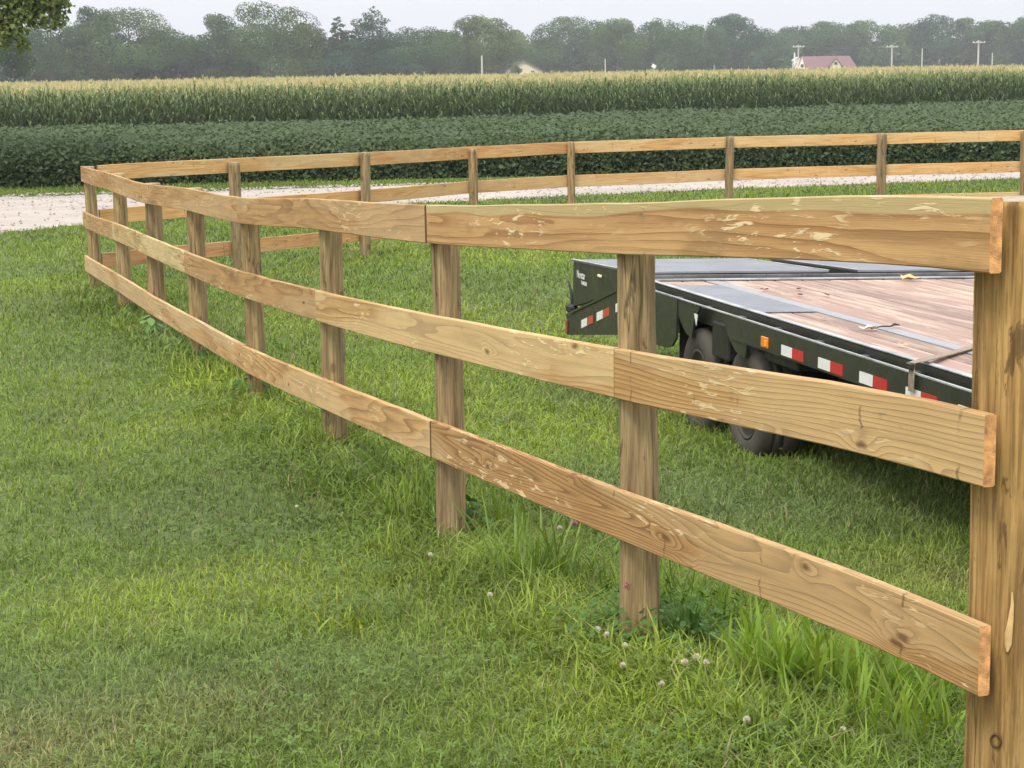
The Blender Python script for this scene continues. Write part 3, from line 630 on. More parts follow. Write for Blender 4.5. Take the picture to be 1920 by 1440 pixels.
for (ra_, out_) in ((.0125, .0015), (.010, .0035), (.0075, .003)):
    pass
kz, kt = .272, camdir0-.28
pts = [on_post(0, kz+.013*math.sin(a), kt+.0095*math.cos(a)/PR[0], .0016) for a in np.linspace(0, 6.283, 20)]
tube(bm, pts, .0022, 6, False); o = bmobj('knot', bm, simple('dark knot', (.10, .055, .02)), nf, True)

ff = empty('board_fence', (FAR[4][0], FAR[4][1], 0)); tag(ff, 'far three board fence of fresh yellow boards beside the gravel drive', 'fence'); ff_loc = Vector(ff.location)
FCOL = [None, (.85, .92, .98), (.82, .88, .95), (.98, .98, 1.0), (1.0, .98, 1.0), (.85, .9, 1), (.88, .9, .98), (.9, .9, .95), (1, 1, 1), (.9, .9, .9), (1, 1, 1)]
FR = [0, .060, .056, .055, .046, .053, .060, .055, .055, .055, .055]; FT = [0, -.04, .0, -.03, .0, .004, .0, -.01, 0, 0, 0]
for i in range(1, len(FAR)):
    q = FAR[i]; a = FAR[i-1]; c_ = FAR[min(i+1, len(FAR)-1)]; d = Vector((c_[0]-a[0], c_[1]-a[1])).normalized(); nr = Vector((d[1], -d[0]))   # towards the paddock
    cx, cy = q[0]+nr[0]*FR[i]*.0, q[1]+nr[1]*FR[i]*.0
    z0 = gz1(cx, cy); o = post(ff, cx, cy, z0, q[2]+FT[i]+.004, FR[i], 80+i, FCOL[i], (random.Random(i).uniform(-.02, .02), 0)); o.location -= ff_loc
# rails hang on the outer (far) side of the posts
FARB = []
for i, q in enumerate(FAR):
    a = FAR[max(0, i-1)]; c_ = FAR[min(i+1, len(FAR)-1)]; d = Vector((c_[0]-a[0], c_[1]-a[1])).normalized(); nr = Vector((-d[1], d[0]))
    k = (FR[i] if i else .0) + .0225
    FARB.append((q[0]+nr[0]*k, q[1]+nr[1]*k, q[2], q[3], q[4]))
fb = [(2, 0, 2), (2, 2, 4), (2, 4, 6), (2, 6, 8), (2, 8, 10), (3, 0, 2), (3, 2, 4), (3, 4, 5), (3, 5, 7), (3, 7, 9), (3, 9, 10), (4, 0, 1), (4, 1, 3), (4, 3, 5), (4, 5, 7), (4, 7, 9), (4, 9, 10)]
FC = [(1, 1, .97), (.92, .84, .80), (1.03, 1.0, .98), (1.06, 1.04, 1.0), (1, 1, 1), (1.0, .95, .85), (.9, .84, .78), (.97, .92, .9), (1.05, 1.0, .96), (1, 1, 1), (1, 1, 1), (.78, .70, .72), (.88, .78, .72), (1, 1, 1), (1, 1, 1), (1, 1, 1), (1, 1, 1)]
for i, (ra, t0, t1) in enumerate(fb):
    o = board(ff, FARB, ra, t0, t1-.001, 1, W_FAR, 160+i, FC[i], endmats=(ENDJ, ENDJ), ext0=-.03 if t0 == 0 else 0); o.location -= ff_loc

# ------------------------------------------------------------------ trailer
def flat_mat(name, col, rough, spec=.5, metal=0., dirt=.25, dcol=(.16, .15, .11)):
    m, t, b = newmat(name); tc = nd(t, 'TexCoord')
    n = noise(t, tc.outputs['Object'], 2.5, 6, .65); n2 = noise(t, mapping(t, tc.outputs['Object'], (9, 14, 9)), 1, 4, .6)
    mr = nd(t, 'MapRange'); mr.inputs['From Min'].default_value = .42; mr.inputs['From Max'].default_value = .75; t.links.new(n, mr.inputs['Value'])
    c = mixrgb(t, math_(t, 'MULTIPLY', mr.outputs[0], dirt), col, dcol); c = mixrgb(t, math_(t, 'MULTIPLY', n2, dirt*.4), c, dcol)
    t.links.new(c, b.inputs['Base Color']); b.inputs['Metallic'].default_value = metal; b.inputs['Specular IOR Level'].default_value = spec
    t.links.new(ramp(t, n2, [(.3, g3(rough-.1)), (.7, g3(min(1, rough+.15)))]), b.inputs['Roughness']); return m
T_BLK = flat_mat('dusty black green trailer paint', (.016, .019, .013), .42, .5, 0, .3, (.08, .08, .055))
T_TOP = flat_mat('worn black top flange', (.05, .052, .055), .28, .7, 0, .5, (.35, .36, .38))
T_EDGE = flat_mat('scuffed bare steel edge', (.58, .59, .60), .38, .6, .2, .95, (.07, .07, .07))
T_RUB = flat_mat('tyre rubber', (.055, .052, .046), .9, .15, 0, .8, (.12, .11, .09)); T_RIM = flat_mat('grey wheel rim', (.055, .052, .046), .7, .3, 0, .5, (.085, .078, .062))
T_FLAP = flat_mat('black plastic', (.012, .012, .013), .5, .3, 0, .3, (.06, .06, .05))
WHT = simple('white reflective tape', (.78, .78, .76), .35, 0, .06, 30, .5); RED = simple('red reflective tape', (.50, .025, .03), .35, 0, .08, 30, .5)
m, t, b = newmat('expanded steel mesh sheet'); tc = nd(t, 'TexCoord')
mp = mapping(t, tc.outputs['Object'], (40, 24, 1)); vo = nd(t, 'TexVoronoi', feature='DISTANCE_TO_EDGE'); vo.inputs['Randomness'].default_value = .15; vo.inputs['Scale'].default_value = 1; t.links.new(mp, vo.inputs['Vector'])
hole = math_(t, 'GREATER_THAN', vo.outputs['Distance'], .17); n = noise(t, tc.outputs['Object'], 3, 5, .6)
n3 = noise(t, tc.outputs['Object'], 90, 2)
c = ramp(t, n, [(.3, (.21, .22, .25)), (.7, (.33, .34, .37))]); c = mixrgb(t, math_(t, 'MULTIPLY', n3, .6), c, (.16, .17, .2)); c = mixrgb(t, math_(t, 'MULTIPLY', hole, .3), c, (.07, .075, .085)); t.links.new(c, b.inputs['Base Color'])
b.inputs['Roughness'].default_value = .55; b.inputs['Metallic'].default_value = .2; bump(t, b, vo.outputs['Distance'], .3, .004); T_MESH = m
m, t, b = newmat('worn red stained deck boards'); tc = nd(t, 'TexCoord'); oi = nd(t, 'ObjectInfo')
off = nd(t, 'CombineXYZ'); t.links.new(math_(t, 'MULTIPLY', oi.outputs['Random'], 40.), off.inputs[0]); ad = nd(t, 'VectorMath', operation='ADD'); t.links.new(tc.outputs['Object'], ad.inputs[0]); t.links.new(off.outputs[0], ad.inputs[1]); p = ad.outputs[0]
a1 = noise(t, mapping(t, p, (1.2, 17, 1)), 1, 5, .7, .3); a2 = noise(t, mapping(t, p, (5, 60, 1)), 1, 4, .65); a3 = noise(t, mapping(t, p, (1.1, 3, 1)), 1, 3)
c = ramp(t, a3, [(.3, (.27, .135, .11)), (.7, (.38, .235, .19))]); mr = nd(t, 'MapRange'); mr.inputs['From Min'].default_value = .49; mr.inputs['From Max'].default_value = .57; t.links.new(a1, mr.inputs['Value'])
c = mixrgb(t, math_(t, 'MULTIPLY', mr.outputs[0], .85), c, (.60, .48, .38)); c = mixrgb(t, math_(t, 'MULTIPLY', a2, .35), c, (.24, .15, .12))
c = mixrgb(t, .30, c, (.40, .375, .34)); c = mixrgb(t, 1.0, c, ramp(t, oi.outputs['Random'], [(0, (.72, .68, .66)), (.5, (1, .95, .92)), (1, (1.1, 1.08, 1.0))]), 'MULTIPLY'); t.links.new(c, b.inputs['Base Color']); b.inputs['Roughness'].default_value = .7; bump(t, b, a2, .3, .003); T_DECK = m
AMB = simple('amber lens', (.85, .22, .02), .25, 0, .1, 40, .6); REDL = simple('dull red lens', (.28, .07, .04), .35, 0, .15, 40, .5); LAMP = simple('lamp lens painted lit', (.9, .82, .6), .2, 0, .05, 30, .7)  # LAMP: pale cream paints in a lit lens and its white highlight

TR = empty('flatbed_trailer'); TM = Matrix((TU, TV, TW)).transposed().to_4x4(); TM.translation = tpt(0, 0, -DECKH); TR.matrix_world = TM
tag(TR, 'long black equipment trailer with red worn plank deck parked behind the near fence', 'trailer')
H = DECKH; WID = 2.60; UF, UR = 4.6, -2.22
# deck planks: each plank its own part
v = .035; plank_w = .186; k = 0
while v < WID-.05:
    w_ = min(plank_w, WID-.035-v)
    if w_ > .05:
        segs = [(UR+.04, UF-.06)]
        if v < .38: segs = [(UR+.04, -1.80), (-.145, UF-.06)]
        if v < .36 < v+w_: w_ = .36-v+.012
        for (a_, b_) in segs:
            bm = bmesh.new(); box(bm, ((a_+b_)/2, v+w_/2, H-.021), (b_-a_, w_-.012, .038), bev=.003); o = bmobj('deck_plank', bm, T_DECK, TR)
    v += w_
    if abs(v-.372) < .02: v = .468      # inner steel strip sits here
bm = bmesh.new(); box(bm, ((UR+UF)/2, .421, H-.016), (UF-UR-.1, .086, .034), bev=.002); bmobj('steel_strip', bm, flat_mat('bare steel strip', (.34, .35, .38), .5, .4, .2, .5, (.24, .22, .20)), TR)
bm = bmesh.new(); box(bm, (-.97, .195, H+.004), (1.66, .325, .006), bev=.001); box(bm, (-.97, .195, H-.03), (1.62, .31, .05)); bmobj('wheel_cover', bm, T_MESH, TR)
# perimeter
for vv in (.013, WID-.013):
    bm = bmesh.new(); box(bm, ((UR+UF)/2, vv, H-.07), (UF-UR, .026, .15), bev=.003); bmobj('side_channel', bm, T_BLK, TR)
for vv in (.012, WID-.012):
    bm = bmesh.new(); box(bm, ((UR+UF)/2, vv, H+.010), (UF-UR, .036, .006), bev=.001); bmobj('edge_strip', bm, T_EDGE, TR)
bm = bmesh.new(); box(bm, (UR-.0, WID/2, H+.006), (.045, WID-.04, .012), bev=.002); bmobj('rear_cross_strip', bm, T_EDGE, TR)
bm = bmesh.new(); box(bm, (UF-.02, WID/2, H-.08), (.05, WID-.06, .2), bev=.003); bmobj('front_beam', bm, T_BLK, TR)
for s in (0, 1):
    yy = -.064 if s == 0 else WID+.064
    bm = bmesh.new(); box(bm, ((-.30+UF)/2, yy, H-.092), (UF+.30, .008, .125), bev=.001); bmobj('side_plate', bm, T_BLK, TR)
    bm = bmesh.new(); box(bm, ((-2.1+UF)/2, yy-.001+.003, H-.026), (UF+2.1, .014, .008), bev=.001); bmobj('rub_rail', bm, T_EDGE, TR)
    for j in range(12):
        uu = -2.0+j*.58
        if uu >= UF-.1: continue
        sp = bmesh.new(); box(sp, (uu, (yy+(0 if s == 0 else WID))/2, H-.034), (.07 if j % 2 else .045, .056, .012), bev=.001); bmobj('stake_pocket', sp, T_TOP, TR)
# reflective tape pairs, near side
for j in range(8):
    u0 = .51+j*.515
    for kx, mt in ((0, WHT), (1, RED)):
        bm = bmesh.new(); box(bm, (u0+.078+kx*.157, -.0695, H-.117), (.155, .003, .051)); bmobj('reflector_tape', bm, mt, TR)
bm = bmesh.new(); box(bm, (.265, -.0715, H-.108), (.10, .010, .056), bev=.003); o = bmobj('marker_lamp', bm, AMB, TR); o['label'] = 'amber side marker lamp'
bm = bmesh.new(); box(bm, (.30, -.080, H-.110), (.022, .010, .032), bev=.002); bmobj('painted_lit_spot', bm, simple('painted lit amber', (1.0, .42, .06), .2), o)  # brighter amber block paints a lit spot onto the lens
# tail: sloping beavertail side plates, top flange, tail lamp
tail = [(-4.10, -.553), (-4.10, -.404), (-2.69, -.103), (-2.21, -.035), (-1.32, -.035), (-1.34, -.27), (-1.42, -.325), (-1.52, -.345), (-2.64, -.392)]
for s in (0, 1):
    ya, yb = (-.066, -.052) if s == 0 else (WID+.052, WID+.066)
    bm = bmesh.new(); prism(bm, [(a, H+b_) for a, b_ in tail], ya, yb); bmobj('tail_side_plate', bm, T_BLK, TR)
    bm = bmesh.new(); prism(bm, [(-4.12, H-.415), (-2.69, H-.108), (-2.69, H-.094), (-4.12, H-.398)], -.075 if s == 0 else WID+.01, -.01 if s == 0 else WID+.075); bmobj('tail_flange', bm, flat_mat('dusty green black flange', (.03, .036, .022), .5, .4, 0, .4, (.10, .10, .06)) if s == 0 else bpy.data.materials['dusty green black flange'], TR)
bm = bmesh.new(); prism(bm, [(-4.10, H-.55), (-4.10, H-.42), (-2.25, H-.06), (-2.25, H-.2)], .0, WID); bmobj('beavertail', bm, T_BLK, TR)
bm = bmesh.new(); box(bm, (-4.13, -.03, H-.48), (.05, .07, .145), bev=.006); bmobj('tail_lamp_housing', bm, T_BLK, TR)
bm = bmesh.new(); box(bm, (-4.105, -.073, H-.49), (.035, .014, .10), bev=.004); o = bmobj('tail_lamp', bm, REDL, TR); o['label'] = 'dull red tail lamp'
for j, u0 in enumerate((-3.675, -3.235, -2.73)):
    w0 = -.43 + (u0+3.675)*.218
    for kx, mt in ((0, WHT), (1, simple('orange red tape', (.42, .08, .04), .4) if j == 0 else bpy.data.materials['orange red tape'])):
        a = u0+kx*.17; za = H+w0+(kx*.17)*.218; L_ = .165
        bm = bmesh.new(); prism(bm, [(a, za-.028), (a, za+.03), (a+L_, za+.03+L_*.218), (a+L_, za-.028+L_*.218)], -.0690, -.0665); bmobj('reflector_tape', bm, mt, TR)
bm = bmesh.new(); tube(bm, [(-4.23, -.03, H-.17), (-4.20, -.03, H-.20), (-4.14, -.03, H-.25), (-4.12, -.03, H-.31), (-4.115, -.03, H-.38)], [.007, .009, .011, .012, .013], 8); bmobj('latch_lever', bm, T_FLAP, TR, True)
bm = bmesh.new(); box(bm, (-4.10, -.035, H-.36), (.20, .06, .07), bev=.02); bmobj('latch_body', bm, T_FLAP, TR)
bm = bmesh.new(); box(bm, (-4.05, -.045, H-.395), (.10, .05, .02), Matrix.Rotation(R(-12), 3, 'Y'), bev=.005); bmobj('bright_bracket', bm, T_EDGE, TR)
# two folded ramps with mesh tops
def ramp_part(v0, v1, lab=None):
    bm = bmesh.new(); prism(bm, [(-4.03, H-.335), (-4.03, H-.006), (-2.33, H+.038), (-2.33, H-.05), (-2.5, H-.075)], v0, v1)
    o = bmobj('ramp', bm, T_BLK, TR)
    if lab: o['label'] = lab
    bm = bmesh.new(); prism(bm, [(-4.055, H-.006), (-4.055, H+.006), (-2.31, H+.051), (-2.31, H+.039)], v0-.008, v1+.008); bmobj('ramp_mesh', bm, T_MESH, o)
    for vv in (v0-.004, v1-.0): bm = bmesh.new(); prism(bm, [(-4.05, H+.0065), (-4.05, H+.0105), (-2.31, H+.0555), (-2.31, H+.0515)], vv-.012, vv+.012); bmobj('ramp_trim', bm, T_EDGE, o)
    return o
rp = ramp_part(-.045, 1.25, 'left folded ramp with lettering on its side'); ramp_part(1.47, WID+.04)
bm = bmesh.new(); box(bm, (-2.285, WID/2, H+.018), (.03, WID-.02, .030), bev=.003); bmobj('hinge_tube', bm, T_TOP, TR)
bm = bmesh.new(); box(bm, (-2.255, WID/2, H+.0), (.02, WID-.02, .03), bev=.002); bmobj('hinge_bar', bm, T_BLK, TR)
bm = bmesh.new(); box(bm, (-3.2, 1.36, H-.2), (1.9, .20, .02)); bmobj('centre_gap_floor', bm, T_BLK, TR)
bm = bmesh.new(); box(bm, (-3.215, -.056, H-.048), (.085, .016, .020), bev=.005); bmobj('tail_marker_lamp', bm, LAMP, rp)
def letter(txt, loc, size):
    cu = bpy.data.curves.new('lettering', 'FONT'); cu.body = txt; cu.size = size; cu.extrude = .0006; cu.offset = .0007
    tmp = bpy.data.objects.new('tmp', cu); me = bpy.data.meshes.new_from_object(tmp); bpy.data.objects.remove(tmp)
    o = bpy.data.objects.new('lettering', me); C.objects.link(o); o.data.materials.append(WHT); o.parent = rp
    o.matrix_local = Matrix(((1, 0, 0, loc[0]), (0, 0, -1, loc[1]), (0, 1, 0, loc[2]), (0, 0, 0, 1))); return o
l1 = letter('Norstar', (-3.915, -.0475, H-.112), .066); l1.scale = (1.15, 1.15, 1)
l2 = letter('TRAILERS', (-3.785, -.0475, H-.152), .036); l2.scale = (1.15, 1, 1)
# frame beams and wheels
for vv in (.62, WID-.62):
    bm = bmesh.new(); box(bm, (.6, vv, H-.2), (8.0, .10, .28), bev=.004); bmobj('main_beam', bm, T_BLK, TR)
for j in range(16): bm = bmesh.new(); box(bm, (-2.0+j*.42, WID/2, H-.085), (.05, WID-.1, .07)); bmobj('cross_member', bm, T_BLK, TR)
bm = bmesh.new(); box(bm, (1.6, .34, H-.33), (2.6, .05, .30), bev=.01); bmobj('side_skirt', bm, T_FLAP, TR)
RT = .318
def lathe(bm, prof, n=40, y0=0.0):
    rings = [[bm.verts.new((r*math.cos(2*math.pi*k/n), y0+yy, r*math.sin(2*math.pi*k/n))) for k in range(n)] for r, yy in prof]
    for a, b_ in zip(rings[:-1], rings[1:]):
        for k in range(n): bm.faces.new([a[k], a[(k+1) % n], b_[(k+1) % n], b_[k]])
    bm.faces.new(rings[0]); bm.faces.new(list(reversed(rings[-1]))); return bm
tyre_prof = [(.185, .0), (.20, -.012), (.235, -.020), (.275, -.020), (.300, -.012), (.314, .008), (.318, .035), (.318, .05), (.312, .053), (.312, .061), (.318, .064), (.318, .10), (.312, .103), (.312, .111), (.318, .114), (.318, .165), (.314, .192), (.30, .208), (.26, .216), (.21, .21), (.19, .20)]
def wheel(u, v, flip=False):
    bm = bmesh.new(); lathe(bm, tyre_prof, 48); bmesh.ops.recalc_face_normals(bm, faces=bm.faces)
    o = bmobj('wheel', bm, T_RUB, TR, True, (u, v, RT-.005))
    bm = bmesh.new(); lathe(bm, [(.19, .0), (.195, -.008), (.182, -.012), (.172, .0), (.160, .035), (.12, .05), (.085, .035), (.05, .03), (.045, -.01), (.03, -.02)], 40); bmesh.ops.recalc_face_normals(bm, faces=bm.faces); r_ = bmobj('rim', bm, T_RIM, o, True)
    bm = bmesh.new()
    for k in range(8): tube(bm, [(.065*math.cos(k*.785), .03, .065*math.sin(k*.785)), (.065*math.cos(k*.785), .005, .065*math.sin(k*.785))], .008, 6)
    bmobj('wheel_nuts', bm, T_RIM, o)
    if flip: o.rotation_euler.z = math.pi
    return o
for uu in (-.16, -1.04): wheel(uu, -.01); wheel(uu, WID+.01, True)
for uu in (-.16, -1.04): bm = bmesh.new(); tube(bm, [(uu, .2, RT), (uu, WID-.2, RT)], .055, 12); bmobj('axle', bm, T_BLK, TR)
# hanger plates and flaps around the wheels
for (ua, ub) in ((-1.42, -.88), (-.50, .08)):
    bm = bmesh.new(); prism(bm, [(ua, H-.032), (ub, H-.032), (ub-.12, H-.125), (ub-.16, H-.235), (ua+.26, H-.215), (ua+.12, H-.14)], -.060, -.048); bmobj('hanger_plate', bm, T_BLK, TR)
bm = bmesh.new(); prism(bm, [(-.99, H-.085), (-.92, H-.085), (-.945, H-.15)], -.064, -.0605); bmobj('white_label', bm, WHT, TR)
for c_, s_ in (((-.60, .09, H-.20), (.30, .24, .20)), ((.36, .10, H-.17), (.50, .24, .10))):
    bm = bmesh.new(); box(bm, c_, s_, bev=.01); bmobj('fender_flap', bm, T_FLAP, TR)
bm = bmesh.new(); box(bm, (-1.44, .12, H-.30), (.02, .26, .30), bev=.004); bmobj('mud_flap', bm, T_FLAP, TR)
# gooseneck at the front, mostly behind the end post
bm = bmesh.new()
for vv in (WID/2-.35, WID/2+.35): box(bm, (UF+.25, vv, H+.15), (.5, .1, .9), bev=.01)
bmobj('gooseneck', bm, T_BLK, TR)

# things lying on the deck
def ondeck(u, v, wz=.0): return tpt(u, v, wz)
def strap():
    path = [(1.30, .72, .010), (1.55, .47, .009), (1.85, .19, .012), (2.13, -.03, .028), (2.142, -.082, .022), (2.145, -.0835, -.02), (2.145, -.0835, -.055), (2.145, -.0835, -.10)]
    bm = bmesh.new(); rows = []; T3 = Matrix((TU, TV, TW)).transposed()
    for i, p in enumerate(path):
        P_ = Vector(p); wv = Vector((.045, .022, 0)) if i < 4 else Vector((.052, 0, 0)); up = Vector((0, 0, .004)) if i < 4 else Vector((0, -.004, .0))
        rows.append([bm.verts.new(T3 @ (P_ + a)) for a in (-wv*.5, wv*.5, wv*.5+up, -wv*.5+up)])
    for a, b_ in zip(rows[:-1], rows[1:]):
        for k in range(4): bm.faces.new([a[k], a[(k+1) % 4], b_[(k+1) % 4], b_[k]])
    bm.faces.new(rows[0]); bm.faces.new(rows[-1]); bmesh.ops.recalc_face_normals(bm, faces=bm.faces)
    m, t, b = newmat('faded brown webbing'); tc = nd(t, 'TexCoord'); n = noise(t, tc.outputs['Object'], 60, 3)
    t.links.new(ramp(t, n, [(.3, (.20, .15, .11)), (.7, (.36, .29, .23))]), b.inputs['Base Color']); b.inputs['Roughness'].default_value = .9
    root = empty('tie_down_strap', TO); tag(root, 'brown webbing strap lying across the deck edge and hanging over the trailer side', 'strap')
    o = bmobj('webbing', bm, m, root)
    bm = bmesh.new(); box(bm, T3 @ Vector((2.145, -.092, .008)), (.055, .022, .03), T3, bev=.006); bmobj('buckle', bm, T_BLK, root)
strap()
def dead_leaf(u, v, s, seed, colr, lab, cat='leaf', name='dry_leaf', grp='dry leaves lying on the trailer deck'):
    rs = random.Random(seed); bm = bmesh.new(); n = 9; c0 = bm.verts.new((0, 0, s*.10)); ring = []
    for k in range(n):
        a = k/n*6.283; r = s*(.55+.45*abs(math.cos(a*1.5+seed)))*rs.uniform(.75, 1.1); ring.append(bm.verts.new((r*math.cos(a), r*.6*math.sin(a), s*rs.uniform(.0, .35)+.003)))
    for k in range(n): bm.faces.new([c0, ring[k], ring[(k+1) % n]])
    r_ = bmesh.ops.extrude_face_region(bm, geom=list(bm.faces)); bmesh.ops.translate(bm, vec=(0, 0, .0012), verts=[g for g in r_['geom'] if isinstance(g, bmesh.types.BMVert)])
    bmesh.ops.recalc_face_normals(bm, faces=bm.faces)
    mt = simple('leaf '+str(seed), colr, .8, 0, .2, 40); o = bmobj(name, bm, mt); o.location = ondeck(u, v, .006); o.rotation_euler = (0, 0, rs.uniform(0, 6.28)); tag(o, lab, cat, grp)
dead_leaf(.759, .292, .055, 1, (.80, .74, .55), 'pale cream scrap lying on the deck near the steel strip', 'leaf')
dead_leaf(-2.05, 1.72, .085, 2, (.62, .42, .20), 'large tan curled leaf against the hinge of the ramps')
dead_leaf(-1.419, .51, .035, 3, (.14, .07, .05), 'dark brown leaf beside the steel strip near the wheel cover')
dead_leaf(-1.431, .731, .03, 4, (.20, .12, .08), 'small brown leaf behind the dark ones on the planks')
dead_leaf(-1.035, .758, .035, 5, (.14, .08, .06), 'dark curled leaf in the middle of the pale plank')
dead_leaf(-1.05, .60, .03, 6, (.22, .12, .09), 'small reddish leaf on the first plank past the strip')
dead_leaf(.25, .25, .025, 7, (.45, .27, .2), 'small pinkish leaf on the outer planks left of the cream scrap')
dead_leaf(1.45, .17, .035, 8, (.60, .38, .26), 'light brown leaf near the strap on the outer planks')
bm = bmesh.new(); T3 = Matrix((TU, TV, TW)).transposed()
tube(bm, [T3 @ Vector(p) for p in ((.76, .30, .01), (.72, .37, .016), (.69, .43, .012), (.67, .46, .02), (.64, .50, .012))], [.003, .004, .004, .007, .003], 6); o = bmobj('twig', bm, simple('dark twig', (.05, .04, .035))); o.location = TO; tag(o, 'thin dark twig lying on the deck across the steel strip', 'twig')

# ------------------------------------------------------------------ soybeans
def quadleaves(c, nrm, size, asp, rs):
    n = len(c); nrm = nrm/np.linalg.norm(nrm, axis=1)[:, None]; r = rs.randn(n, 3); a = np.cross(nrm, r); a /= np.linalg.norm(a, axis=1)[:, None]; b = np.cross(nrm, a)
    s = size[:, None]; bend = nrm*s*.18
    V = np.stack([c-a*s*.5, c+b*s*asp*.5+bend*.6, c+a*s*.5-bend, c-b*s*asp*.5+bend*.6], 1)
    return V.reshape(-1, 3), np.arange(n*4).reshape(n, 4)
rs = np.random.RandomState(51); n = 230000
y0, y1 = 34.0, 104.0; y = y0*(y1/y0)**rs.rand(n); x = rs.uniform(-.31, .33, n)*y
kk = (y > bean_y(x)-.1) & (y < corn_y(x)-.4); x, y = x[kk], y[kk]; n = len(x)
P2 = np.stack([x, y], 1); lx = (y-bean_y(x))
hh = .80 + .07*vnoise(P2, .25, 61) + .06*vnoise(P2, .8, 62) - .25*np.exp(-lx/.35)
dep = rs.rand(n)**2*.22; z = gz(x, y)+hh-dep + .03*rs.randn(n)
nr = np.stack([rs.randn(n)*.55, rs.randn(n)*.55-.25, np.ones(n)], 1)
base = np.array([.084, .122, .060])[None]*(.78+.4*rs.rand(n))[:, None]; yl = np.clip(vnoise(P2, .12, 63), 0, 1)[:, None]; base = base*(1+.12*yl)
V1, F1 = quadleaves(np.stack([x, y, z], 1), nr, rs.uniform(.08, .13, n)*np.maximum(1, y/45)**.9, .75, rs); C1 = np.repeat(base, 4, 0)
# front face
n = 34000; x = rs.uniform(-14, 15, n); y = bean_y(x)+rs.rand(n)**1.5*.7 - .06*vnoise(np.stack([x, x*0], 1), 1.3, 64); z = gz(x, y)+rs.rand(n)*.78*(1-.3*np.exp(-(y-bean_y(x))/.2))
nr = np.stack([rs.randn(n)*.6, -np.ones(n)*.9+rs.randn(n)*.4, .7+rs.randn(n)*.4], 1)
V2, F2 = quadleaves(np.stack([x, y, z], 1), nr, rs.uniform(.07, .13, n), .75, rs); C2 = np.repeat(np.array([.068, .104, .042])[None]*(.6+.6*rs.rand(n))[:, None]*(1+.6*(rs.rand(n) < .05))[:, None], 4, 0)
tag(npmesh('soybean_leaves', np.vstack([V1, V2]), np.vstack([F1, F2+len(V1)]), LEAF, col=np.vstack([C1, C2])), 'dense dark green soybean field beyond the gravel drive', 'soybeans', kind='stuff')
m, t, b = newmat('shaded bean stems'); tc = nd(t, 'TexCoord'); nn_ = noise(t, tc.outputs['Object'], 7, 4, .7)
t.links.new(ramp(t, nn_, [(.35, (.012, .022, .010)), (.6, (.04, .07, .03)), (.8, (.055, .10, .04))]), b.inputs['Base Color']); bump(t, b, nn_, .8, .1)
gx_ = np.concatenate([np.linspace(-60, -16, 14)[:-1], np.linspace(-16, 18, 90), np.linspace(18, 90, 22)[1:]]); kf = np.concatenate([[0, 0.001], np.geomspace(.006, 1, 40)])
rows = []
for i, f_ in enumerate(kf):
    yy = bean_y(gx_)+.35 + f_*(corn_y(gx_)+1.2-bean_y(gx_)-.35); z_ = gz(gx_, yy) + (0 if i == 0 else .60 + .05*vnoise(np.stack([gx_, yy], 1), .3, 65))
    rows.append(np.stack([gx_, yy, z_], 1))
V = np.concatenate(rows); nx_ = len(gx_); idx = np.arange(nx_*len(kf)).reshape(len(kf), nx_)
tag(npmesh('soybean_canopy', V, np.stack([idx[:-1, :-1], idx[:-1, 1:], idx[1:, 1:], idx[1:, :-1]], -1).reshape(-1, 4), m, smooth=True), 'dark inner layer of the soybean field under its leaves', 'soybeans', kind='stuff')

# ------------------------------------------------------------------ corn
rs = np.random.RandomState(71)
dline = np.array([1, .55])/math.hypot(1, .55); nline = np.array([-dline[1], dline[0]])
tot = []; Vq = []; Cq = []; Vt = []; Ct = []
s_all = []
for row in range(4):
    s = np.arange(-45, 62, .20) + rs.randn(len(np.arange(-45, 62, .20)))*.04
    p = np.array([0, 85.])[None] + s[:, None]*dline[None] + nline[None]*(row*.76) + rs.randn(len(s), 2)*.05; s_all.append(np.hstack([p, np.full((len(p), 1), row)]))
Pl = np.vstack(s_all); n = len(Pl); gzv = gz(Pl[:, 0], Pl[:, 1]); Hc = 2.17 + .10*rs.randn(n) + .08*vnoise(Pl[:, :2], .06, 72) + .05*Pl[:, 2]
cgreen = np.array([.105, .165, .070])
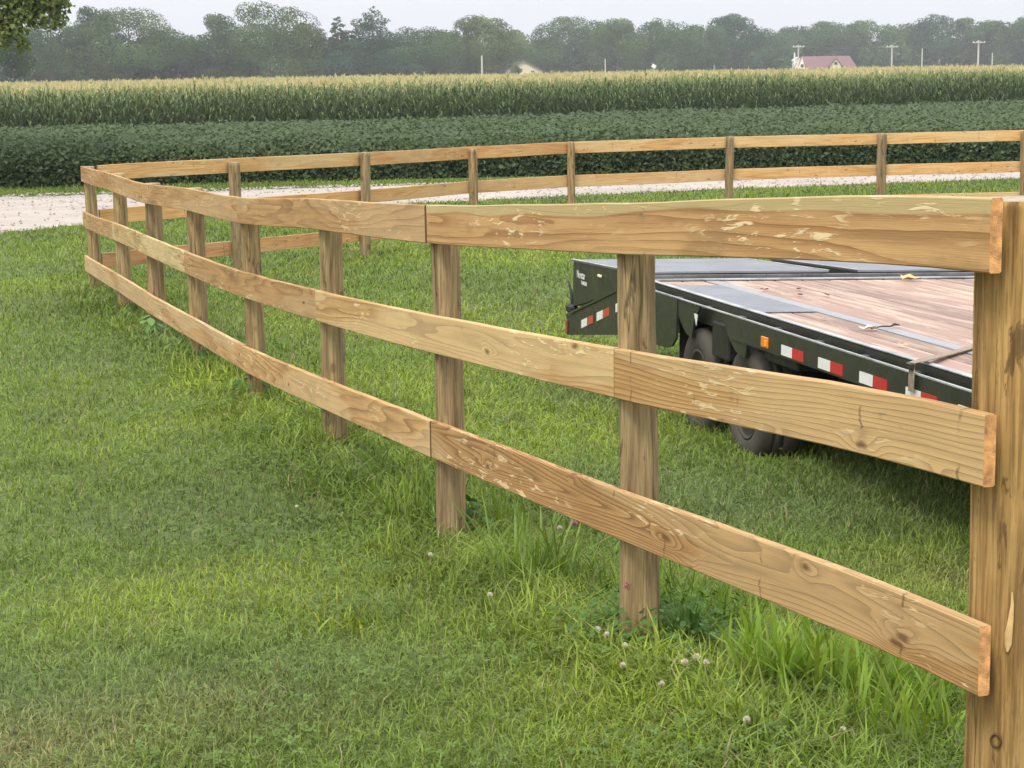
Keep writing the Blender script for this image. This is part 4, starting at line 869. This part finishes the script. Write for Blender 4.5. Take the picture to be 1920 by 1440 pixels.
# stalks
def strip(P0, P1, s0, s1, sd):  # quad from P0 to P1 with widths
    return np.stack([P0-sd*s0[:, None], P0+sd*s0[:, None], P1+sd*s1[:, None], P1-sd*s1[:, None]], 1)
B = np.stack([Pl[:, 0], Pl[:, 1], gzv], 1); T = B + np.stack([rs.randn(n)*.03, rs.randn(n)*.03, Hc*.9], 1)
for an in (0, 1.57):
    sd = np.tile([math.cos(an+.4), math.sin(an+.4), 0], (n, 1)); Vq.append(strip(B, T, np.full(n, .016), np.full(n, .010), sd)); Cq.append(np.repeat((np.array([.10, .15, .05])*(.8+.4*rs.rand(n))[:, None])[:, None], 4, 1))
for k in range(12):
    f_ = .22+.70*k/11; az = rs.rand(n)*6.283 if k % 2 == 0 else az+math.pi+rs.randn(n)*.4
    P0 = B + (T-B)*f_; d = np.stack([np.cos(az), np.sin(az), np.zeros(n)], 1); sd = np.stack([-np.sin(az), np.cos(az), np.zeros(n)], 1)
    L = (.30+.10*rs.rand(n))*(1-.25*f_); steep = .9 + .7*f_
    P1 = P0 + (d*.55 + np.array([0, 0, 1])*steep[:, None]*.6 if np.ndim(steep) else d*.55+np.array([0, 0, .6*steep]))*L[:, None]
    P2_ = P1 + (d*.9 + np.array([0, 0, 1])*(.10+.3*rs.rand(n))[:, None])*L[:, None]*.8; P3 = P2_ + (d*.55 - np.array([0, 0, 1])*(.4+.5*rs.rand(n))[:, None])*L[:, None]*.8
    wv = np.full(n, .034)
    cc = cgreen[None]*(.65+.7*rs.rand(n))[:, None]*(.85+.35*f_); cc[:, 0] *= 1+.2*f_; cc = np.repeat(cc[:, None], 4, 1)
    Vq += [strip(P0, P1, wv*.6, wv, sd), strip(P1, P2_, wv, wv*.85, sd), strip(P2_, P3, wv*.85, wv*.15, sd)]; Cq += [cc, cc, cc]
tc_ = np.array([.24, .29, .12])
for k in range(5):
    az = rs.rand(n)*6.283; P0 = T+np.array([0, 0, .0]); spread = .02 if k == 0 else .09
    P1 = P0 + np.stack([np.cos(az)*spread, np.sin(az)*spread, Hc*.10*(.8+.5*rs.rand(n))], 1); an = rs.rand(n)*3.14; sd = np.stack([np.cos(an), np.sin(an), np.zeros(n)], 1)
    Vt.append(strip(P0, P1, np.full(n, .008), np.full(n, .010), sd)); Ct.append(np.repeat((tc_*(.7+.6*rs.rand(n))[:, None])[:, None], 4, 1))
def pack(L): A = np.concatenate(L, 0); return A.reshape(-1, 3)
Vf = pack(Vq); Cf = pack(Cq)
# field behind: tops only
n = 60000; u = rs.rand(n)**.8; x = rs.uniform(-60, 75, n); y = corn_y(x)+2.5+u*(64-.32*x); kk = (np.abs(x) < .34*y); x, y = x[kk], y[kk]; n = len(x)
z = gz(x, y)+1.80+.10*rs.randn(n)+.06*vnoise(np.stack([x, y], 1), .05, 73); P0 = np.stack([x, y, z-.35], 1)
for k in range(2):
    az = rs.rand(n)*6.283; d = np.stack([np.cos(az), np.sin(az), np.zeros(n)], 1); sd = np.stack([-np.sin(az), np.cos(az), np.zeros(n)], 1)
    P1 = P0 + d*.12+np.array([0, 0, .42]); P2_ = P1+d*.22+np.array([0, 0, -.03])
    cc = np.repeat((np.array([.115, .165, .055])*(.7+.6*rs.rand(n))[:, None])[:, None], 4, 1)
    Vf = np.vstack([Vf, strip(P0, P1, np.full(n, .03), np.full(n, .04), sd).reshape(-1, 3), strip(P1, P2_, np.full(n, .04), np.full(n, .012), sd).reshape(-1, 3)]); Cf = np.vstack([Cf, cc.reshape(-1, 3), cc.reshape(-1, 3)])
for k in range(4):
    az = rs.rand(n)*6.283; P0 = np.stack([x, y, z-.05], 1); P1 = P0+np.stack([np.cos(az)*.07, np.sin(az)*.07, .26+.1*rs.rand(n)], 1); an = rs.rand(n)*3.14; sd = np.stack([np.cos(an), np.sin(an), np.zeros(n)], 1)
    Vt.append(strip(P0, P1, np.full(n, .014), np.full(n, .018), sd)); Ct.append(np.repeat((np.array([.58, .51, .27])*(.75+.5*rs.rand(n))[:, None])[:, None], 4, 1))
tag(npmesh('corn_plants', Vf, np.arange(len(Vf)).reshape(-1, 4), LEAF, col=Cf), 'tall green corn field beyond the soybeans', 'corn', kind='stuff')
Vt = pack(Vt); tag(npmesh('corn_tassels', Vt, np.arange(len(Vt)).reshape(-1, 4), DRY, col=pack(Ct)), 'pale yellow tassels over the corn field', 'corn', kind='stuff')
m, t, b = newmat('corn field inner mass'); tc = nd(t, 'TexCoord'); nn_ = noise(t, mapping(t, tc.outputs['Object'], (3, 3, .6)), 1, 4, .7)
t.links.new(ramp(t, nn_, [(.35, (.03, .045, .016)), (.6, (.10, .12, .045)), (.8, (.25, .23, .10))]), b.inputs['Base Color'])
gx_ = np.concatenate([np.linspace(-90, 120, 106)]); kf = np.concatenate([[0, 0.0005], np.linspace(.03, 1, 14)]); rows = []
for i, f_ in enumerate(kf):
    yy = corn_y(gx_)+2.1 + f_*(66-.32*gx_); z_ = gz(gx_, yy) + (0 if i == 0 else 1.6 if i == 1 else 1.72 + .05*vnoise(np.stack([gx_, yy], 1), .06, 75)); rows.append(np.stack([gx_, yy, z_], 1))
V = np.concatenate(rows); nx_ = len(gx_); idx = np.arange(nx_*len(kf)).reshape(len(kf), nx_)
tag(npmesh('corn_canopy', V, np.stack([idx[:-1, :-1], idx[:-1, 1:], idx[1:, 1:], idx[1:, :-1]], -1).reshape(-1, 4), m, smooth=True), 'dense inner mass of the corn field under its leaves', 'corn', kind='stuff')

# ------------------------------------------------------------------ trees
BARK = simple('bark', (.10, .08, .06), .9, 0, .3, 3)
def tree(name, px, ytop, wpx, D, seed, col, lab, n=5200, size=.5, sparse=0., kindt='round', group='trees beyond the corn field', ybase=None, zb=None):
    rs = np.random.RandomState(seed); k = D/FPX; x0 = (px-960)*k; g = gz1(x0, D) if zb is None else zb
    hor = 111-(px-960)*.0145; ztop = CAMZ + (hor-ytop)*k; Ht = ztop-g; Wt = wpx*k
    root = empty(name, (x0, D, g)); tag(root, lab, 'tree', group)
    nb = 30 if kindt == 'round' else 40; cs_ = []
    if kindt == 'round':
        for i in range(nb):
            th = rs.rand()*6.283; cz = rs.uniform(-.75, 1)**1; rr = math.sqrt(max(0, 1-max(0, cz)**2))*rs.uniform(.45, 1)
            br = Wt*rs.uniform(.085, .19)*(1.1-.35*abs(cz))
            hx = (Wt/2-br*.75)*rr; c_ = (hx*math.cos(th), hx*math.sin(th), Ht*(.52+.40*cz) if cz > 0 else Ht*(.52+.50*cz)); c_ = (c_[0], c_[1], min(c_[2], Ht-br*.75))
            cs_.append((*c_, br*(1 if i else 1)))
        cs_.append((0, 0, Ht-Wt*.14, Wt*.16))
    else:
        for i in range(nb):
            f_ = i/nb; z = Ht*(.10+.88*f_); rad = Wt/2*(1-f_)**.75*rs.uniform(.55, 1.05)+.25; th = i*2.4+rs.rand()
            cs_.append((rad*.62*math.cos(th), rad*.62*math.sin(th), z, max(.5, rad*.42)))
    A = np.array([c[3]**2 for c in cs_]); pr = A/A.sum(); bi = rs.choice(len(cs_), n, p=pr); cs_ = np.array(cs_)
    dr = rs.randn(n, 3); dr /= np.linalg.norm(dr, axis=1)[:, None]; rad = cs_[bi, 3]*(1-.30*rs.rand(n)**2); flat = np.array([1, 1, .8 if kindt == 'round' else .45])
    ctr = cs_[bi, :3] + dr*rad[:, None]*flat + rs.randn(n, 3)*size*.15
    ctr[:, 2] = np.maximum(ctr[:, 2], .3); nr = dr*1.3 + rs.randn(n, 3)*.45 + np.array([0, 0, .25])
    if sparse: kk = rs.rand(n) > sparse; ctr, nr, bi = ctr[kk], nr[kk], bi[kk]
    m_ = len(ctr); bt = .62+.76*rs.rand(len(cs_)); cc = np.array(col)[None]*(.84+.32*rs.rand(m_))[:, None]*bt[bi][:, None]
    V, F = quadleaves(ctr, nr, size*rs.uniform(.6, 1.3, m_), .8, rs)
    npmesh('crown', V, F, TREELEAF, col=np.repeat(cc, 4, 0), parent=root)
    bm = bmesh.new(); tr_ = max(.08, Ht*.022); tube(bm, [(0, 0, -.3), (0, 0, Ht*.15), (tr_*.5, 0, Ht*.45), (0, tr_, Ht*.75)], [tr_*1.3, tr_, tr_*.7, tr_*.25], 8)
    for i in range(6):
        c_ = cs_[rs.randint(len(cs_))]; tube(bm, [(0, 0, Ht*rs.uniform(.2, .45)), (c_[0]*.5, c_[1]*.5, c_[2]*.8), (c_[0], c_[1], c_[2])], [tr_*.5, tr_*.32, tr_*.12], 6)
    bmobj('trunk', bm, BARK, root); return root
g1, g2, g3_, g4 = (.064, .115, .040), (.080, .130, .040), (.042, .092, .052), (.105, .150, .048)
TL = [ # px, ytop, width, D, colour, n, kind, sparse, label
 (2, 50, 120, 240, (.044, .082, .032), 6500, 'round', 0, 'dark tree at the left edge of the tree line under the overhanging leaves'),
 (118, 18, 100, 400, g1, 3600, 'round', .30, 'open branched tree with sky showing through its crown'),
 (190, 17, 95, 420, g1, 5200, 'round', 0, 'rounded tree between the open branched tree and the broad dome'),
 (262, 22, 150, 420, g2, 6500, 'round', 0, 'broad domed tree third from the left of the tree line'),
 (345, 60, 110, 430, g1, 4500, 'round', 0, 'lower tree in the dip between the two left domes'),
 (425, 30, 100, 430, g1, 4800, 'round', 0, 'upright tree left of the tallest dome'),
 (520, 12, 170, 430, g2, 7500, 'round', 0, 'largest domed tree left of the dark conifer'),
 (585, 50, 90, 440, g4, 4000, 'round', 0, 'right shoulder tree beside the largest dome'),
 (648, 36, 70, 440, g3_, 3800, 'conifer', 0, 'narrow pointed conifer left of the wide pine'),
 (712, 16, 150, 440, g3_, 7500, 'conifer', 0, 'wide dark blue green pine in the tree line'),
 (800, 58, 120, 470, g1, 5000, 'round', 0, 'low rounded tree right of the wide pine'),
 (850, 62, 90, 480, g2, 4200, 'round', 0, 'low tree left of the pointed pale tree'),
 (905, 36, 115, 480, g4, 5600, 'round', 0, 'pale feathery topped tree above the white pole'),
 (965, 62, 80, 580, g4, 3800, 'round', 0, 'light green tree behind the white gabled house'),
 (1020, 80, 80, 610, g1, 3400, 'round', 0, 'small hazy tree in the gap right of the white house'),
 (1085, 38, 125, 590, g1, 6000, 'round', 0, 'rounded tree on the right side of the sky gap'),
 (1165, 42, 110, 570, g2, 5200, 'round', 0, 'rounded tree between the sky gap and the transformer pole'),
 (1250, 40, 120, 570, g1, 5600, 'round', 0, 'broad tree left of the transformer pole'),
 (1318, 52, 90, 580, g1, 4200, 'round', 0, 'lower tree behind the transformer pole'),
 (1380, 33, 90, 600, g3_, 4800, 'round', 0, 'tall dark tree right of the transformer pole'),
 (1440, 58, 90, 640, g1, 4200, 'round', 0, 'low hazy tree left of the mauve roofed house'),
 (1495, 52, 80, 680, g1, 3800, 'round', 0, 'hazy tree behind the left end of the mauve roof'),
 (1560, 47, 110, 680, g1, 4800, 'round', 0, 'hazy tree behind the middle of the mauve roof'),
 (1625, 45, 100, 680, g2, 4600, 'round', 0, 'hazy tree right of the mauve roof'),
 (1695, 50, 100, 690, g1, 4600, 'round', 0, 'hazy tree behind the middle crossarm pole'),
 (1755, 33, 85, 680, g3_, 3600, 'round', .28, 'open crowned hazy tree left of the rightmost crossarm pole'),
 (1808, 38, 75, 690, g1, 3900, 'round', 0, 'hazy tree behind the rightmost crossarm pole'),
 (1862, 44, 90, 690, g2, 4400, 'round', 0, 'hazy tree right of the rightmost crossarm pole'),
 (1920, 36, 110, 680, g1, 5000, 'round', 0, 'tall hazy tree at the right edge of the tree line'),
 (2010, 40, 120, 680, g1, 4000, 'round', 0, 'tree beyond the right edge of the tree line'),
 (-95, 30, 140, 340, g1, 4000, 'round', 0, 'tree beyond the left edge of the tree line')]
for i, (px, yt, wp, D, cl_, n_, kd_, sp_, lab) in enumerate(TL):
    tree('pine_tree' if kd_ == 'conifer' else 'broadleaf_tree', px, yt-5, wp*1.42, D, 500+i, cl_, lab, int(n_*2.3), .40*D/430, sp_, kd_)
# lower wood and scrub that fills the foot of the tree line: one mass
rs = np.random.RandomState(91); Vw = []; Cw = []; NB = 330
for i in range(NB):
    px = rs.uniform(-160, 2080); D = np.interp(px, [0, 600, 1000, 1400, 1920], [400, 450, 560, 640, 700])+rs.uniform(-5, 25); k = D/FPX
    if 900 < px < 1085: D = 640+rs.rand()*20
    if 1480 < px < 1625: D = 705
    x0 = (px-960)*k; g = gz1(x0, D); top = rs.uniform(66, 100); hor = 111-(px-960)*.0145; Hh = CAMZ+(hor-top)*k-g; W = rs.uniform(25, 50)*k
    n_ = 420; dr = rs.randn(n_, 3); dr /= np.linalg.norm(dr, axis=1)[:, None]; c_ = np.stack([x0+dr[:, 0]*W*.6, D+dr[:, 1]*W*.6, g+Hh*.5+dr[:, 2]*Hh*.5], 1) + rs.randn(n_, 3)*.25
    V, F = quadleaves(c_, dr+rs.randn(n_, 3)*.6, .7*D/430*rs.uniform(.6, 1.3, n_), .8, rs); Vw.append(V); cb = np.array([g1, g2, g3_, g4][rs.randint(4)])*rs.uniform(.75, 1.05)
    Cw.append(np.repeat(cb[None]*(.6+.8*rs.rand(n_))[:, None], 4, 0))
Vw = np.vstack(Vw); tag(npmesh('distant_scrub', Vw, np.arange(len(Vw)).reshape(-1, 4), TREELEAF, col=np.vstack(Cw)), 'far off scrub and lower wood along the foot of the tree line', 'scrub', kind='stuff')

# overhanging tree at the top left, standing on the grass strip beyond the drive
def near_tree():
    D = 35.3; x0 = -12.2; g = gz1(x0, D); rs = np.random.RandomState(7)
    g0 = g; root = empty('maple_tree', (x0, D, g)); tag(root, 'leafy tree whose low branch hangs into the top left corner', 'tree')
    cs_ = []
    for i in range(46):
        th = rs.rand()*6.283; cz = rs.uniform(-1, 1); rr = math.sqrt(1-cz*cz*.8)*rs.uniform(.4, 1); cs_.append((3.3*rr*math.cos(th), 3.0*rr*math.sin(th), 6.4+2.7*cz, rs.uniform(.5, .85)))
    # hanging ends towards the picture
    cs_ += [(2.95, -.2, 3.15, .28), (2.7, .2, 3.2, .34), (3.2, 0, 3.4, .26), (3.45, 0, 3.3, .26), (3.65, .1, 3.32, .2), (2.6, 0, 2.95, .26), (3.0, 0, 2.85, .18), (3.15, .2, 3.6, .4), (2.6, 0, 3.6, .5), (3.65, .2, 3.6, .3), (3.4, 0, 3.9, .4), (2.9, 0, 4.1, .5), (2.75, .1, 3.5, .36), (3.0, 0, 3.45, .34), (3.25, .1, 3.65, .34), (3.5, 0, 3.6, .3), (3.7, -.1, 3.75, .3), (2.65, 0, 3.9, .45), (3.3, .2, 4.1, .4), (3.75, 0, 4.0, .3), (2.8, 0, 3.1, .2)]
    cs_ = [(c[0]+(.42 if i >= 46 else 0), c[1], c[2]-(.22 if i >= 46 else 0), c[3]) for i, c in enumerate(cs_)]
    cs_ = np.array(cs_); A = cs_[:, 3]**2; n = 42000; bi = rs.choice(len(cs_), n, p=A/A.sum()); dr = rs.randn(n, 3); dr /= np.linalg.norm(dr, axis=1)[:, None]
    ctr = cs_[bi, :3]+dr*(cs_[bi, 3]*rs.rand(n)**.4)[:, None]*[1, 1, .85]; V, F = quadleaves(ctr, dr*.5+rs.randn(n, 3)*.6+[0, 0, .3], rs.uniform(.07, .13, n), .75, rs)
    cc = np.array([.135, .205, .062])[None]*(.6+.8*rs.rand(n))[:, None]; cc[:, 0] *= 1+.3*rs.rand(n)
    npmesh('crown', V, F, LEAF, col=np.repeat(cc, 4, 0), parent=root)
    bm = bmesh.new(); tube(bm, [(0, 0, -.2), (0, 0, 1.2), (.1, .05, 3.5), (0, 0, 6.5)], [.26, .2, .16, .06], 12)
    for c_ in list(cs_[rs.choice(46, 14)])+list(cs_[46:]): tube(bm, [(.05, 0, 3.0+rs.rand()*1.6), (c_[0]*.5, c_[1]*.5, 3.9+.3*c_[2]*.5), (c_[0], c_[1], c_[2])], [.06, .035, .012], 6)
    bmobj('trunk', bm, BARK, root)
near_tree()

# ------------------------------------------------------------------ houses and poles far behind
CREAM = simple('cream siding', (.72, .62, .46), .7, 0, .05, 2); WSID = simple('white siding', (.80, .74, .66), .7, 0, .05, 2); MAUVE = simple('mauve shingles', (.20, .115, .125), .85, 0, .12, 4); GREY = simple('grey shingles', (.17, .15, .15), .85, 0, .1, 4)
DGL = simple('dark window glass', (.04, .045, .05), .15, 0, .1, 2, .6); WTR = simple('white trim', (.8, .8, .78), .6, 0, .03, 3)
def pxm(px, D): return (px-960)*D/FPX
def zat(px, py, D): return CAMZ + (111-(px-960)*.0145-py)*D/FPX
# white gabled house
D = 545; hx = pxm(991, D); g = gz1(hx, D); ze = zat(991, 133, D)-g; za = zat(991, 114.5, D)-g; hw = 34*D/FPX
h = empty('gabled_house', (hx, D, g)); tag(h, 'cream walled house showing its gable end left of the sky gap', 'house')
bm = bmesh.new(); prism(bm, [(-hw, 0), (hw, 0), (hw, ze), (0, za), (-hw, ze)], 0, 12); bmobj('wall', bm, CREAM, h)
bm = bmesh.new(); th = .25
prism(bm, [(-hw-.5, ze-.25), (0, za+.02), (0, za+th), (-hw-.5, ze-.25+th)], -.6, 12.6); prism(bm, [(hw+.5, ze-.25), (hw+.5, ze-.25+th), (0, za+th), (0, za+.02)], -.6, 12.6); rf = bmobj('roof', bm, GREY, h)
for wx in (-2.4, 2.4):
    bm = bmesh.new(); box(bm, (wx, -.03, 1.2), (1.3, .08, 1.2)); f_ = bmobj('window', bm, WTR, h); bm = bmesh.new(); box(bm, (wx, -.08, 1.2), (1.05, .04, .95)); bmobj('pane', bm, DGL, f_)
tree('broadleaf_shrub', 975, 121, 26, 535, 881, g4, 'small tree partly hiding the left of the cream gabled house', 1800, .4, 0, 'round', group=None)
# mauve roofed house
D = 560; hx = pxm(1552, D); g = gz1(hx, D); k = D/FPX; zr = zat(1552, 105, D)-g; ze = zat(1552, 127, D)-g
h = empty('farmhouse', (hx, D, g)); tag(h, 'cream house with a long mauve roof and a small front gable', 'house')
bm = bmesh.new(); box(bm, (0, 4, ze/2), (108*k, 8, ze)); prism_pts = None
a = -54*k; b_ = 54*k; vs = [bm.verts.new(p) for p in ((a, 0, ze), (a, 8, ze), (a+8*k, 4, zr-.1))]; bm.faces.new(vs); bmobj('wall', bm, CREAM, h)
bm = bmesh.new(); rl, rr_ = a+9*k, b_-9*k
P_ = [(a-.3, -.5, ze-.15), (b_+.3, -.5, ze-.15), (b_+.3, 8.5, ze-.15), (a-.3, 8.5, ze-.15), (rl, 4, zr), (rr_, 4, zr), (rl, 4, zr), ]
v_ = [bm.verts.new(p) for p in P_[:6]]
for f_ in ((0, 1, 5, 4), (2, 3, 4, 5), (1, 2, 5), (3, 2, 1, 0)): bm.faces.new([v_[i] for i in f_])
rf = bmobj('roof', bm, MAUVE, h)
gx0 = (1566-1552)*k; gw = 10.5*k; zg = zat(1566, 109, D)-g
bm = bmesh.new(); prism(bm, [(gx0-gw, 0), (gx0+gw, 0), (gx0+gw, ze+.5), (gx0, zg), (gx0-gw, ze+.5)], -1.6, 3.6); bmobj('front_gable', bm, CREAM, h)
bm = bmesh.new(); prism(bm, [(gx0-gw-.4, ze+.15), (gx0, zg+.02), (gx0, zg+.25), (gx0-gw-.4, ze+.38)], -2.0, 3.8); prism(bm, [(gx0+gw+.4, ze+.15), (gx0+gw+.4, ze+.38), (gx0, zg+.25), (gx0, zg+.02)], -2.0, 3.8); bmobj('gable_roof', bm, MAUVE, h)
bm = bmesh.new(); box(bm, (gx0, -1.63, zg-1.45), (1.1, .08, .95)); f_ = bmobj('window', bm, WTR, h); bm = bmesh.new(); box(bm, (gx0, -1.69, zg-1.45), (.9, .05, .78)); bmobj('pane', bm, DGL, f_)
# white left gable end of the main roof with its small window
bm = bmesh.new(); prism(bm, [(a-.2, ze-.1), (a+12*k, ze-.1), (a+7*k, zr-.25)], -.75, -.6); bmobj('end_gable', bm, WSID, h)
bm = bmesh.new(); box(bm, (a+6.6*k, -.78, ze+.75), (.8, .05, .9)); bmobj('window', bm, DGL, h)
# small white outbuilding behind
D = 600; hx = pxm(1496, D); g = gz1(hx, D); k = D/FPX; h = empty('white_shed', (hx, D, g)); tag(h, 'small white shed peeking out left of the mauve roofed house', 'shed')
zt = zat(1496, 108, D)-g; bm = bmesh.new(); prism(bm, [(-6*k, 0), (7*k, 0), (7*k, zt-.9), (0, zt), (-6*k, zt-.9)], 0, 4); bmobj('wall', bm, WTR, h)
bm = bmesh.new(); prism(bm, [(-7*k, zt-1.0), (0, zt+.03), (0, zt+.25), (-7*k, zt-.8)], -.3, 4.3); prism(bm, [(8*k, zt-1.0), (8*k, zt-.8), (0, zt+.25), (0, zt+.03)], -.3, 4.3); bmobj('roof', bm, WTR, h)
bm = bmesh.new(); box(bm, (-5.2*k, -.2, (zt+1.6)/2), (.4, .4, zt+1.6)); bmobj('chimney', bm, WTR, h)
# poles
PWOOD = simple('pale weathered pole', (.50, .49, .46), .8, 0, .1, 4)
def pole(px, ytop, D, wid, arm, lab, drum=False, name='utility_pole'):
    x0 = pxm(px, D); g = gz1(x0, D); H_ = zat(px, ytop, D)-g; root = empty(name, (x0, D, g)); tag(root, lab, 'pole', 'utility poles beyond the corn')
    bm = bmesh.new(); tube(bm, [(0, 0, -.3), (0, 0, H_)], [wid*.55, wid*.42], 10); bmobj('shaft', bm, PWOOD, root)
    if arm:
        bm = bmesh.new(); box(bm, (0, -wid*.6, H_-.7), (arm, .2, .28)); bmobj('crossarm', bm, PWOOD, root)
        for s in (-.42, -.15, .15, .42):
            bm = bmesh.new(); tube(bm, [(s*arm, -wid*.6, H_-.56), (s*arm, -wid*.6, H_-.25)], .10, 6); bmobj('insulator', bm, WTR, root)
    if drum: bm = bmesh.new(); tube(bm, [(.65, 0, H_-2.9), (.65, 0, H_-1.5)], .36, 12); bmobj('transformer', bm, WTR, root)
    return Vector((x0, D, g+H_-.3))
pole(913, 104, 300, .30, 0, 'plain pale pole standing at the corn edge left of the cream house', name='pale_pole')
pole(1141, 110, 520, .35, 0, 'faint thin pole between the sky gap and the transformer pole')
tops = [pole(1343, 97, 600, .55, 0, 'pole with a white transformer drum', True), pole(1363, 103, 620, .35, 0, 'faint thin pole just right of the transformer pole')]
a0 = pole(1498, 84, 600, .50, 3.6, 'crossarm pole at the left end of the mauve roof'); a1 = pole(1671, 84, 600, .50, 3.6, 'crossarm pole in the middle right of the field'); a2 = pole(1831, 76, 580, .55, 3.8, 'tallest crossarm pole near the right edge')
p1 = pole(1727, 91, 600, .45, 0, 'plain pole between the two right crossarm poles'); p2 = pole(1857, 99, 600, .40, 0, 'short plain pole right of the tallest crossarm pole')
WIRE = simple('dull wire', (.16, .16, .16))
def wire(a, b_, sag, lab):
    bm = bmesh.new(); pts = [a.lerp(b_, i/14) - Vector((0, 0, sag*4*(i/14)*(1-i/14))) for i in range(15)]; tube(bm, [p-pts[0] for p in pts], .035, 5); o = bmobj('power_line', bm, WIRE, None, False, pts[0]); tag(o, lab, 'wire', 'overhead power lines')
wire(tops[0], a0, .8, 'power line from the transformer pole to the left crossarm pole'); wire(a0, a1, .9, 'power line between the left and middle crossarm poles'); wire(a1, a2, .9, 'power line between the middle and tallest crossarm poles')
# small white mailbox-like marker at the far corn edge
D = 330; hx = pxm(1231, D); g = gz1(hx, D); zt = zat(1231, 121, D)-g; h = empty('field_marker', (hx, D, g)); tag(h, 'small white marker on a post at the far corn edge', 'marker')
bm = bmesh.new(); tube(bm, [(0, 0, 0), (0, 0, zt-.4)], .05, 8); bmobj('post', bm, PWOOD, h); bm = bmesh.new(); box(bm, (0, -.05, zt-.25), (.75, .06, .6), Matrix.Rotation(R(35), 3, 'Y'), bev=.03); bmobj('panel', bm, WTR, h)

# ------------------------------------------------------------------ haze
bm = bmesh.new(); box(bm, (0, 740, 9.5), (3060, 1620, 35)); m = bpy.data.materials.new('haze air'); m.use_nodes = True; t = m.node_tree; t.nodes.clear()
o_ = t.nodes.new('ShaderNodeOutputMaterial'); pv = t.nodes.new('ShaderNodeVolumePrincipled'); pv.inputs['Density'].default_value = .00037; pv.inputs['Color'].default_value = (.93, .96, 1.0, 1); pv.inputs['Anisotropy'].default_value = .2
t.links.new(pv.outputs[0], o_.inputs['Volume']); o = bmobj('haze', bm, m); tag(o, 'thin even summer haze', 'haze', kind='stuff')
